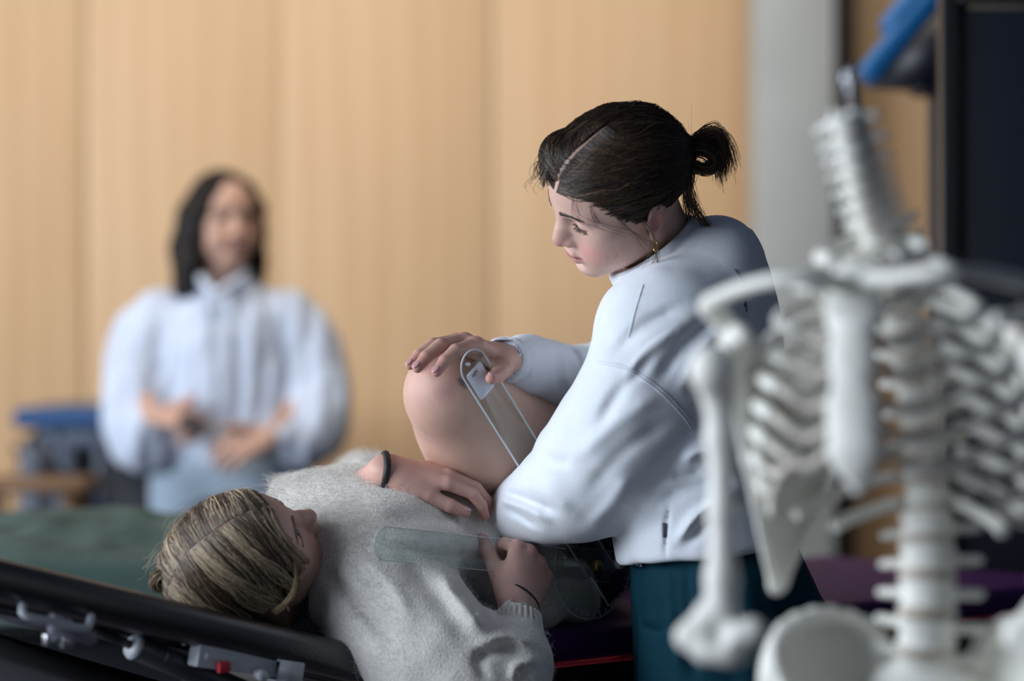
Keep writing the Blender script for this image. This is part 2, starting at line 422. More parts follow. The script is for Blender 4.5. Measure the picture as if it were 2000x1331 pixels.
def head_tints(p, skin, lip, blush, lash=(.03, .02, .02), brow=None, blushes=1.0):
    """p (n,3) in head coordinates -> colours: lips, cheeks, nose, ears, lash line"""
    C = np.tile(np.asarray(skin, float), (len(p), 1))
    def mix(c, r, col, amt, hard=1.0):
        q = np.sqrt((((p - np.asarray(c)) / np.asarray(r)) ** 2).sum(1)); w = np.clip((1 - q) * hard, 0, 1); w = w * w * (3 - 2 * w) * amt
        C[:] = C * (1 - w[:, None]) + np.asarray(col) * w[:, None]
    for s in (-1, 1):
        mix((s * .040, .072, -.028), (.034, .040, .034), blush, .75 * blushes)
        mix((s * .076, -.012, .0), (.014, .026, .042), blush, .8)
    mix((0, .110, -.016), (.022, .020, .020), blush, .55)
    for x in (-.0165, -.010, -.0035, .0035, .010, .0165):
        z = -.0510 + .0; y = .0965 - abs(x) ** 1.5 * 6
        mix((x, y, -.0455 + abs(x) * -.18), (.0085, .014, .0062), lip, .8, 2.2); mix((x, y - .002, -.0565 + abs(x) * .22), (.0085, .014, .0080), lip, .8, 2.2)
    for x in np.linspace(-.021, .021, 11): mix((x, .093 - abs(x) * .35, -.0508), (.0038, .014, .0022), np.asarray(lip) * .35, .85, 2)  # mouth line: shade in the crease between the lips, painted into the colour
    for s in (-1, 1):
        for u in np.linspace(0, 1, 9):
            mix((s * (.0195 + .024 * u), .0845 - .007 * u * u, .0120 + .0012 * u + .003 * (u - .5) ** 2), (.0036, .008, .0021), lash, .9, 2)
    return C

def hand_pts(side=1):
    """rest pose, metres: x along the fingers, y towards the little finger (times side), z = back of the hand"""
    return side
def build_hand(c, wrist, fwd, back, curl, side=1, size=1.0, spread=.10, thumb=(.8, .3, .3), forearm=None, wr=.024, fr=.040, splay=None, curls=None, thumb_dir=None):
    """hand into clay c.  wrist point, fwd = direction of the metacarpals, back = direction the back of the hand faces,
    side=+1: the thumb leaves on the side of cross(back, fwd) ; curl = (mcp, pip, dip) bends in radians towards the palm"""
    x = unit(fwd); z = unit(np.asarray(back, float) - x * (np.asarray(back, float) @ x)); y = np.cross(z, x) * side   # y = thumb side
    R = np.stack([x, y, z], 1); w = np.asarray(wrist, float); S = size
    W = lambda p: w + R @ (np.asarray(p, float) * S)
    kn = [(.086, .030, .002), (.090, .010, .004), (.085, -.010, .002), (.076, -.028, -.003)]
    ln = [(.041, .024, .019), (.045, .028, .020), (.042, .026, .019), (.033, .020, .017)]
    rd = [.0092, .0095, .0090, .0080]
    root = [(.012, .013, -.002), (.012, .005, -.001), (.012, -.005, -.002), (.012, -.013, -.004)]
    c.frame()
    for i in range(4): c.cone(W(root[i]), W(kn[i]), .0165 * S, .0115 * S, .012 * S, flat=z, ff=.85)
    c.ell(W((.045, 0, -.004)), np.array((.042, .034, .0135)) * S, .008 * S, R=R)
    tips = []
    for i in range(4):
        cu = curl if curls is None else curls[i]
        sp = (1.5 - i) * spread if splay is None else splay[i]
        a = 0.0; p = np.array(kn[i], float); pts = [p.copy()]
        for j in range(3):
            a += cu[j]; d = np.array([math.cos(a) * math.cos(sp), math.cos(a) * math.sin(sp) + .0, -math.sin(a)])
            p = p + d * ln[i][j]; pts.append(p.copy())
        c.cone(W(pts[0]), W(pts[1]), rd[i] * 1.13 * S, rd[i] * .98 * S, .004 * S)
        c.cone(W(pts[1]), W(pts[2]), rd[i] * 1.02 * S, rd[i] * .88 * S, .002 * S)
        c.cone(W(pts[2]), W(pts[3]), rd[i] * .90 * S, rd[i] * .74 * S, .002 * S)
        tips.append((W(pts[3]), W(pts[2]), rd[i] * S))
    # thumb: leaves the side of the palm near its base
    b = np.array((.022, .020, -.008)); az, el, bend = thumb
    d0 = np.array([math.cos(az), math.sin(az), -math.sin(el)]); d0 = unit(d0)
    if thumb_dir is not None: d0 = unit(R.T @ np.asarray(thumb_dir, float))
    m = b + d0 * .043
    d1 = unit(d0 + np.array([.35 * bend, -.55 * bend, -.2 * bend])); q = m + d1 * .034
    d2 = unit(d1 + np.array([.35 * bend, -.55 * bend, -.2 * bend])); t = q + d2 * .026
    c.cone(W(b), W(m), .0175 * S, .0125 * S, .014 * S); c.cone(W(m), W(q), .0118 * S, .0102 * S, .003 * S); c.cone(W(q), W(t), .0108 * S, .0078 * S, .003 * S)
    tips.append((W(t), W(q), .0105 * S))
    c.cone(w, W((.02, 0, -.001)), wr * S, .023 * S, .012 * S, flat=z, ff=.75)
    if forearm is not None: c.cone(w, forearm, wr * S, fr * S, .012 * S, flat=z, ff=.85)
    return dict(tips=tips, R=R, w=w, W=W)
def hand_tints(p, C, hand, red, nail):
    for t, q, r in hand['tips']:
        d = np.linalg.norm(p - t, axis=1); w = np.clip(1 - d / (r * 3.2), 0, 1)[:, None] * .55
        C[:] = C * (1 - w) + np.asarray(red) * w
    for i, k in enumerate([(.086, .030, .010), (.090, .010, .012), (.085, -.010, .010), (.076, -.028, .006)]):
        d = np.linalg.norm(p - hand['W'](k), axis=1); w = np.clip(1 - d / .022, 0, 1)[:, None] * .22
        C[:] = C * (1 - w) + np.asarray(red) * w
    return C

# ------------------------------------------------------------------ the room
def ply_mat():
    m, nt, b = new_mat('birch_plywood')
    w = N(nt, 'ShaderNodeTexWave', wave_type='BANDS', bands_direction='X'); w.inputs['Scale'].default_value = 3.0; w.inputs['Distortion'].default_value = 7; w.inputs['Detail'].default_value = 3; w.inputs['Detail Scale'].default_value = 1.2
    nt.links.new(coords(nt, (1.0, 1, .12)), w.inputs[0])
    n = N(nt, 'ShaderNodeTexNoise'); n.inputs['Scale'].default_value = 2.2; n.inputs['Detail'].default_value = 4; nt.links.new(coords(nt, (1, 1, .3)), n.inputs[0])
    r = N(nt, 'ShaderNodeMix', data_type='RGBA'); r.inputs[6].default_value = (.52, .325, .165, 1); r.inputs[7].default_value = (.60, .40, .225, 1); nt.links.new(w.outputs[0], r.inputs[0])
    r2 = N(nt, 'ShaderNodeMix', data_type='RGBA'); r2.inputs[7].default_value = (.63, .44, .27, 1); nt.links.new(r.outputs[2], r2.inputs[6]); nt.links.new(n.outputs[0], r2.inputs[0])
    nt.links.new(r2.outputs[2], b.inputs['Base Color']); b.inputs['Roughness'].default_value = .5; b.inputs['Specular IOR Level'].default_value = .3
    return m
M['ply'] = ply_mat()
M['concrete'] = mat('concrete', (.33, .35, .35), .85, col2=(.42, .44, .44), nscale=5, bump=.3, bscale=60)
M['floor'] = mat('floor_vinyl', (.055, .05, .06), .55, col2=(.08, .07, .08), nscale=8)
M['plaster'] = mat('plaster', (.62, .62, .60), .9, col2=(.66, .66, .64), nscale=6)
M['dark_gap'] = mat('dark_profile', (.035, .027, .018), .6, col2=(.05, .04, .025), nscale=10)
M['alu'] = mat('window_alu', (.5, .52, .54), .4, .8, col2=(.45, .47, .5), nscale=12)
WY = 7.5
fl = structure(simple('floor', box((0, 3.5, -.05), (5.0, 4.6, .05)), M['floor']))
wall = structure(simple('wall_back', box((0, WY + .14, 1.7), (5.0, .06, 1.75)), M['dark_gap']))
mx = lambda px, d=WY: (px - 1000) / F_PX * d
edges = [mx(160) - 1.27 * k for k in (2, 1)] + [mx(160), mx(545), mx(960), mx(1470)]
for a, b in list(zip(edges[:-1], edges[1:])) + [(mx(1668), mx(1668) + 1.0), (mx(1668) + 1.0, mx(1668) + 2.25), (mx(1668) + 2.25, 5.0), (-5.0, edges[0])]:
    a2, b2 = a + (.0008 if abs(a - mx(545)) < .01 else .0035), b - (.0008 if abs(b - mx(545)) < .01 else .0035)
    v = box(((a2 + b2) / 2, WY + .06, 1.72), ((b2 - a2) / 2, .018, 1.72), bev=.002)
    p = simple('plywood_panel', v, M['ply'], wall)
col = structure(simple('column', box(((mx(1478, 7.2) + mx(1632, 7.2)) / 2, 7.32, 1.72), ((mx(1632, 7.2) - mx(1478, 7.2)) / 2, .12, 1.72), bev=.008), M['concrete']))
tr = structure(simple('trim_1', box(((mx(1640) + mx(1662)) / 2, WY + .0, 1.72), (.022, .04, 1.72), bev=.004), M['dark_gap']))
# left-hand wall with the tall windows that let the daylight in (out of the frame)
segs = [((-4.35, -.95, 1.7), (.08, .15, 1.75)), ((-4.35, 3.75, 1.7), (.08, .16, 1.75)), ((-4.35, 7.0, 1.7), (.08, .62, 1.75)),
        ((-4.35, 3.5, .42), (.08, 4.3, .42)), ((-4.35, 3.5, 3.33), (.08, 4.3, .12))]
wl = structure(simple('wall_left', join([box(*s) for s in segs]), M['plaster']))
for k, (y0, y1) in enumerate([(-.8, 3.59), (3.91, 6.38)]):
    fr = []
    nb = 4 if k == 0 else 2
    for i in range(nb + 1): fr.append(box((-4.35, y0 + (y1 - y0) * i / nb, 2.02), (.03, .025, 1.18), bev=.004))
    for z in (.86, 2.1, 3.19): fr.append(box((-4.35, (y0 + y1) / 2, z), (.03, (y1 - y0) / 2, .025), bev=.004))
    structure(simple('window_%d' % (k + 1), join(fr), M['alu']))

# ------------------------------------------------------------------ the student standing by the wall
def chest_of(c, rows): c.frame(); c.loft(rows)
def cap_hair(name, head_R, head_c, sc, cfn, h, lo, hi, colfn, parent, mat):
    c = Clay(lo, hi, h); c.frame(head_R, head_c, sc); cfn(c); V, F = c.mesh(); p = (V - head_c) @ head_R / sc
    return link_mesh(name, V, F, mat, parent, cols=colfn(p))
def yawed(yaw, pitch=0, roll=0):
    """facing the camera, turned to image-right by yaw; columns right, forward, up"""
    f = np.array([math.sin(yaw) * math.cos(pitch), -math.cos(yaw) * math.cos(pitch), -math.sin(pitch)])
    up = unit(np.array([math.sin(roll), 0, 1]) - f * (math.sin(roll) * f[0] + f[2])); return np.stack([np.cross(f, up), f, up], 1)

M['dark_hair'] = attr_mat('dark_hair', .6, 0, .15)
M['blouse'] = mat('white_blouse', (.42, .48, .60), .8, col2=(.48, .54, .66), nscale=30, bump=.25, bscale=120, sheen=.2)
M['jeans'] = mat('light_jeans', (.21, .28, .36), .85, col2=(.27, .34, .42), nscale=40, bump=.3, bscale=500)
M['dark_shoe'] = mat('dark_shoe', (.03, .03, .035), .5, col2=(.04, .04, .045), nscale=20)
M['phone'] = mat('black_plastic', (.012, .013, .016), .35, col2=(.016, .017, .02), nscale=30)

def coarse_body(rows, chains, lo, hi, h=.012):
    c = Clay(lo, hi, h); c.loft(rows)
    for pts, rs in chains: c.chain(pts, rs, .02)
    return c.mesh()

def girl():
    D = 5.8; Q = lambda px, py, dd=0: P(px, py, D + dd)
    g = thing('person', 'dark-haired person in a white puff-sleeved blouse and light jeans standing by the wall', 'person', (Q(445, 680)[0], D, 0))
    R = yawed(.48, .06, -.02); hc = Q(436, 440); sc = .97
    c = Clay(hc + (-.13, -.15, -.22), hc + (.13, .14, .15), .0025); c.frame(R, hc, sc); build_head(c)
    c.frame(); c.cone(Q(436, 500, .03), Q(430, 575, .04), .05, .062, .02)
    V, F = c.mesh(); p = (V - hc) @ R / sc
    sk = (.46, .28, .21); C = head_tints(p, sk, (.27, .10, .09), (.46, .22, .17), blushes=.6)
    for s in (-1, 1):
        for u in np.linspace(0, 1, 8):
            q = np.array((s * (.014 + .032 * u), .087 - .012 * u, .036 + .004 * math.sin(u * 2.6)))
            w = np.clip(1.6 - np.linalg.norm((p - q) / (.006, .014, .0032), axis=1), 0, 1)[:, None]; C = C * (1 - w) + np.array((.03, .02, .015)) * w
            q = np.array((s * (.020 + .022 * u), .082, .0170)); w = np.clip(1.5 - np.linalg.norm((p - q) / (.004, .012, .0038), axis=1), 0, 1)[:, None] * .8; C = C * (1 - w) + np.array((.03, .02, .016)) * w
    parts = [(V, F)]; cols = [C]
    # hands in front of the waist
    for (w, fw, bk, el, side, cu, td) in ((Q(300, 812, -.13), (.9, -.3, -.05), (-.1, -.5, .9), Q(255, 800, .0), 1, (.9, 1.1, .7), (.7, -.4, .5)),
                                      (Q(530, 852, -.15), (-.88, -.2, -.30), (.25, -.75, .6), Q(610, 830, -.02), -1, (.45, .6, .4), (-.7, -.5, .3))):
        c = Clay(w - .15, w + .15, .0028); h = build_hand(c, w, fw, bk, cu, side, .96, thumb_dir=td, forearm=w + (el - w) * .6, fr=.03); v, f = c.mesh()
        parts.append((v, f)); cols.append(hand_tints(v, np.tile(sk, (len(v), 1)), h, (.46, .22, .17), 0))
    bx = Q(440, 680)[0]
    v, f = coarse_body([(.92, bx, D + .03, .14, .09), (1.05, bx, D + .03, .115, .08), (1.25, bx, D + .03, .14, .08), (1.33, bx, D + .03, .10, .06), (1.40, bx, D + .04, .05, .05)],
                       [([Q(300, 600, .03), Q(262, 750, .03), Q(300, 812, -.13)], [.04, .035, .024]), ([Q(575, 600, .03), Q(615, 760, .03), Q(530, 852, -.15)], [.04, .035, .024]),
                        ([(bx - .085, D + .03, .90), (bx - .09, D + .03, .48), (bx - .09, D + .04, .09)], [.08, .05, .035]), ([(bx + .085, D + .03, .90), (bx + .09, D + .03, .48), (bx + .09, D + .04, .09)], [.08, .05, .035])],
                       (bx - .4, D - .3, .05), (bx + .4, D + .3, 1.5))
    parts.append((v, f)); cols.append(np.tile(sk, (len(v), 1)))
    V, F = join(parts); link_mesh('body', V, F, M['skin'], g, cols=np.concatenate(cols))
    # long straight dark hair with a centre part
    def hair(c):
        c.ell((0, -.014, .046), (.084, .104, .092), .01)
        c.half((0, .076, .078), (0, .86, -.50), .012)
        for s in (-1, 1):
            c.chain([(s * .050, .052, .090), (s * .074, .046, .040), (s * .082, .028, -.02), (s * .086, .010, -.09), (s * .096, -.005, -.165)], [.018, .019, .021, .026, .02], .02, flat=(1, 0, 0), ff=.75)
            c.chain([(s * .06, -.06, .02), (s * .075, -.06, -.06), (s * .085, -.05, -.16)], [.04, .036, .028], .03)
        c.chain([(0, -.08, .02), (0, -.085, -.06), (0, -.07, -.17)], [.05, .045, .03], .04)
        c.cone((0, .07, .118), (0, -.05, .139), .0012, .0012, .006, 'sub')
        c.bump(lambda q: 0.0008 * np.sin(np.arctan2((q - hc)[:, 0], (q - hc)[:, 1]) * 46 + 3 * noise(q, .03)))
    cap_hair('hair', R, hc, sc, hair, .003, hc + (-.15, -.16, -.22), hc + (.15, .16, .16), lambda p: np.tile((.012, .010, .009), (len(p), 1)) * (1 + .5 * noise(p * (1, 1, .2), .01))[:, None], g, M['dark_hair'])
    # blouse: gathered yoke, full sleeves
    c = Clay(Q(205, 960) - (0, .30, 0), Q(690, 520) + (0, .22, 0), .0045)
    X = lambda px: Q(px, 0)[0]; Z = lambda py: Q(0, py)[2]
    y = D + .03
    c.loft([(Z(905), X(450), y, .155, .115), (Z(860), X(447), y, .165, .12), (Z(760), X(440), y, .165, .125), (Z(660), X(435), y, .175, .12), (Z(605), X(433), y, .165, .10), (Z(575), X(432), y + .01, .12, .08), (Z(548), X(432), y + .015, .075, .06)], .02)
    c.chain([Q(314, 616, .03), Q(278, 680, .03), Q(262, 770, .01), Q(270, 850, -.03), Q(290, 872, -.06)], [.062, .072, .080, .074, .055], .03, n=9)
    c.chain([Q(560, 616, .03), Q(598, 680, .04), Q(618, 770, .02), Q(612, 835, -.03), Q(585, 868, -.08)], [.062, .072, .080, .074, .058], .03, n=9)
    c.cone(Q(285, 850, -.08), Q(303, 815, -.12), .040, .031, .03); c.cone(Q(580, 862, -.09), Q(540, 853, -.14), .045, .030, .03)
    c.cone(Q(432, 575, .03), Q(434, 520, .02), .046, .052, .006, 'sub'); c.cone(Q(418, 575, -.13), Q(428, 535, -.02), .012, .045, .008, 'sub')
    c.bump(lambda q: .0025 * np.sin((q[:, 0] - X(440)) * 120 + 2.5 * noise(q, .12)) * np.clip((Z(640) + .05 - np.abs(q[:, 2] - Z(720))) / .1, .25, 1) + .008 * noise(q * (1, 1, .35), .05) + .004 * noise(q * (1, 1, .4), .022))
    c.folds([([(500, 600), (515, 720), (498, 850)], 9, -.010), ([(540, 610), (555, 720), (545, 840)], 9, -.012), ([(365, 620), (360, 720), (330, 780)], 9, -.008), ([(450, 620), (470, 740), (455, 850)], 8, -.008), ([(415, 565), (418, 640), (420, 700)], 4, -.006)], dmax=D)
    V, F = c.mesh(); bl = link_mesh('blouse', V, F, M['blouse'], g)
    cl = [Q(388, 532, .02), Q(395, 548, -.06), Q(410, 566, -.09), Q(418, 580, -.10)]; cr = [Q(480, 530, .02), Q(470, 546, -.06), Q(440, 564, -.09), Q(420, 580, -.10)]
    for pl in (cl, cr): simple('collar', tube(catmull(pl, 12), .011, 8), M['blouse'], bl, True)
    # jeans and shoes
    c = Clay((bx - .25, D - .2, .03), (bx + .25, D + .25, 1.1), .007)
    c.loft([(.86, X(458), y, .175, .115), (.93, X(458), y, .172, .118), (1.0, X(455), y, .160, .112), (1.07, X(452), y, .145, .105)], .02)
    for s in (-1, 1): c.loft([(.05, bx + s * .11, y, .075, .085), (.4, bx + s * .10, y, .075, .085), (.7, bx + s * .095, y, .09, .10), (.92, bx + s * .09, y, .095, .112)], .03)
    V, F = c.mesh(); link_mesh('jeans', V, F, M['jeans'], g)
    for s in (-1, 1):
        c = Clay((bx + s * .11 - .08, D - .22, -.01), (bx + s * .11 + .08, D + .14, .14), .006)
        c.cone((bx + s * .11, D + .07, .05), (bx + s * .12, D - .12, .035), .045, .036, .01); c.cone((bx + s * .11, D + .05, .06), (bx + s * .11, D + .04, .11), .042, .045, .02); c.half((0, 0, .002), (0, 0, -1), .003)
        V, F = c.mesh(); link_mesh('shoe', V, F, M['dark_shoe'], g)
    ph = simple('phone', box(Q(372, 828, -.20), (.030, .005, .016), basis((.3, -.3, .9), (.9, -.2, -.35)), .003), M['phone'])
    tag(ph, 'small dark phone held in the hand of the person by the wall', 'phone')
girl()

# ------------------------------------------------------------------ hair helpers
def on_skull(dirs, c, r, lift=0.0):
    return np.asarray(c) + dirs * (np.asarray(r) + lift)
def skull_paths(a, m, b, c, r, n, lift0, lift1, wob=.0, seed=0):
    """paths over an ellipsoid from point a via m to b (S,3 arrays, head coordinates)"""
    def nd(p): q = (p - np.asarray(c)) / np.asarray(r); return q / np.linalg.norm(q, axis=-1, keepdims=True)
    A, Mm, B = nd(a), nd(m), nd(b); t = np.linspace(0, 1, n)[None, :, None]
    D = A[:, None] * (1 - t) ** 2 + 2 * Mm[:, None] * t * (1 - t) + B[:, None] * t ** 2
    if wob:
        g = np.random.default_rng(seed); ph = g.random((len(a), 1, 3)) * 6.28; fr = 1.5 + 3 * g.random((len(a), 1, 1))
        D = D + wob * np.sin(ph + fr * 6.28 * t) * np.sin(np.pi * t)
    D /= np.linalg.norm(D, axis=-1, keepdims=True)
    L = (np.asarray(lift0).reshape(-1, 1, 1) * (1 - t) + np.asarray(lift1).reshape(-1, 1, 1) * t)
    return np.asarray(c) + D * (np.asarray(r) + L)
def flow_paths(clay, roots, flow, n, step, lift, jit, seed):
    """strands that creep over a clay surface along a flow field (world coordinates)"""
    g = np.random.default_rng(seed); p = roots.copy(); out = []; off = lift[:, None] if np.ndim(lift) else lift; e = .002
    bias = g.normal(size=p.shape) * jit
    for k in range(n):
        for _ in range(2):
            f = clay.at(p); G = np.stack([clay.at(p + d) - clay.at(p - d) for d in np.eye(3) * e], 1); G /= np.linalg.norm(G, axis=1, keepdims=True) + 1e-9
            p = p - G * np.clip(f, -.01, .01)[:, None]
        out.append(p + G * off); v = flow(p) + bias; v = v - G * (v * G).sum(1, keepdims=True); p = p + step * v / (np.linalg.norm(v, axis=1, keepdims=True) + 1e-9)
    return np.stack(out, 1)
def strand_cols(S, n, base, var, light=None, frac=0.0, seed=0, grad=None):
    g = np.random.default_rng(seed); c = np.asarray(base) * (1 + var * g.normal(size=(S, 1)))
    if light is not None:
        m = g.random(S) < frac; c[m] = np.asarray(light) * (1 + .25 * g.normal(size=(m.sum(), 1)))
    c = np.clip(c, .003, 1); c = np.repeat(c[:, None], n, 1)
    if grad is not None: t = np.linspace(0, 1, n)[None, :, None]; c = c * (1 - t) + c * np.asarray(grad) * t
    return np.repeat(c[:, :, None], 3, 2).reshape(-1, 3)
def free_strands(curves, count, spread0, spread1, n, seed=0):
    """bundle of strands around hand-drawn centre curves"""
    g = np.random.default_rng(seed); out = []
    for cv in curves:
        base = catmull(cv, n); o = g.normal(size=(count, 1, 3)); t = np.linspace(0, 1, n)[None, :, None]
        sp = spread0 * (1 - t) + spread1 * t; w = g.normal(size=(count, 1, 3)) * .4 * np.sin(t * np.pi * (1 + g.random((count, 1, 1))))
        out.append(base[None] + (o + w) * sp)
    return np.concatenate(out)
def brow_hairs(R, hc, sc, clay, seed=0):
    g = np.random.default_rng(seed); P0 = []
    for s in (-1, 1):
        for _ in range(190):
            u = g.random(); z = .0365 + .0045 * math.sin(u * 2.7) + g.normal() * .0013 * (1 - .5 * u)
            a = np.array((s * (.011 + .034 * u), .0915 - .0005 * u - .016 * u * u, z)); d = np.array((s * .006, -.0012 - .002 * u, .0028 * (1 - 1.6 * u)))
            P0.append(np.stack([a, a + d * .6 + (0, .0006, 0), a + d * 1.1]))
    P0 = np.array(P0); fl = P0.reshape(-1, 3) @ R.T * sc + hc; fl = drape(fl, clay, -R[:, 1], .0006).reshape(P0.shape)
    return strands(fl, .00036, .00014, seed)
def lash_hairs(R, hc, sc, seed=0, length=1.0):
    g = np.random.default_rng(seed); P0 = []
    for s in (-1, 1):
        for _ in range(60):
            u = g.random(); a = np.array((s * (.0195 + .024 * u), .0836 - .007 * u * u, .0120 + .0012 * u))
            d = np.array((s * .006 * (u - .3), .007, -.0045 + .001 * g.normal())) * length * (.7 + .4 * g.random())
            P0.append(np.stack([a, a + d * .55 + (0, 0, -.0005), a + d + (0, 0, .0012)]))
    P0 = np.array(P0) @ R.T * sc + hc; return strands(P0, .00028, .0001, seed)

# ------------------------------------------------------------------ the therapist
M['sweat'] = mat('white_fleece', (.70, .74, .80), .9, col2=(.76, .80, .86), nscale=90, bump=.35, bscale=900, sheen=.35, spec=.2)
M['rib'] = mat('white_rib_knit', (.70, .74, .80), .9, col2=(.75, .79, .85), nscale=90, bump=.5, bscale=700, spec=.2)
M['teal'] = mat('teal_cotton', (.0015, .029, .048), .8, col2=(.003, .039, .060), nscale=60, bump=.35, bscale=500, spec=.15)
M['gold'] = mat('gold', (.85, .55, .18), .22, 1.0, col2=(.8, .5, .16), nscale=50)
M['hair_tie'] = mat('hair_tie_plastic', (.05, .016, .010), .2, 0, col2=(.02, .01, .01), nscale=90, coat=.5)
M['print'] = mat('grey_print', (.07, .075, .10), .85, col2=(.10, .11, .14), nscale=200)
M['thread'] = mat('seam_thread', (.74, .77, .82), .9, col2=(.70, .73, .79), nscale=300)
M['white_shoe'] = mat('white_shoe', (.6, .6, .6), .6, col2=(.55, .55, .55), nscale=20)
def stripe_mat():
    m, nt, b = new_mat('striped_waistband'); w = N(nt, 'ShaderNodeTexWave', wave_type='BANDS', bands_direction='X'); w.inputs['Scale'].default_value = 75; w.inputs['Distortion'].default_value = 0
    nt.links.new(coords(nt, (1, 0, .35)), w.inputs[0]); r = N(nt, 'ShaderNodeValToRGB'); r.color_ramp.elements[0].position = .25; r.color_ramp.elements[0].color = (.03, .04, .09, 1); r.color_ramp.elements[1].position = .34; r.color_ramp.elements[1].color = (.65, .7, .8, 1)
    nt.links.new(w.outputs[0], r.inputs[0]); nt.links.new(r.outputs[0], b.inputs['Base Color']); b.inputs['Roughness'].default_value = .9; return m
M['stripe'] = stripe_mat()

SKIN = (.60, .385, .315); LIP = (.42, .13, .15); BLUSH = (.56, .215, .20)
def drape(V, clay, direction, off):
    """slide points along a direction until they meet the clay surface, then back by off"""
    d = unit(direction); p = V - d * .15; done = np.zeros(len(V), bool)
    for _ in range(160):
        f = clay.at(p); step = np.clip(f, .0006, .01); go = (f > .0004) & ~done; done |= ~(f > .0004); p[go] += d * step[go][:, None]
    return p - d * off
def text_mesh(body, size):
    cu = bpy.data.curves.new('t', 'FONT'); cu.body = body; cu.size = size; cu.resolution_u = 3
    o = bpy.data.objects.new('t', cu); COL.objects.link(o); bpy.context.view_layer.update()
    me = bpy.data.meshes.new_from_object(o.evaluated_get(bpy.context.evaluated_depsgraph_get())); bm = bmesh.new(); bm.from_mesh(me)
    bmesh.ops.triangulate(bm, faces=bm.faces[:]); V = np.array([v.co[:] for v in bm.verts]); F = np.array([[v.index for v in f.verts] for f in bm.faces]); bm.free()
    bpy.data.objects.remove(o); bpy.data.curves.remove(cu); bpy.data.meshes.remove(me); return V, F

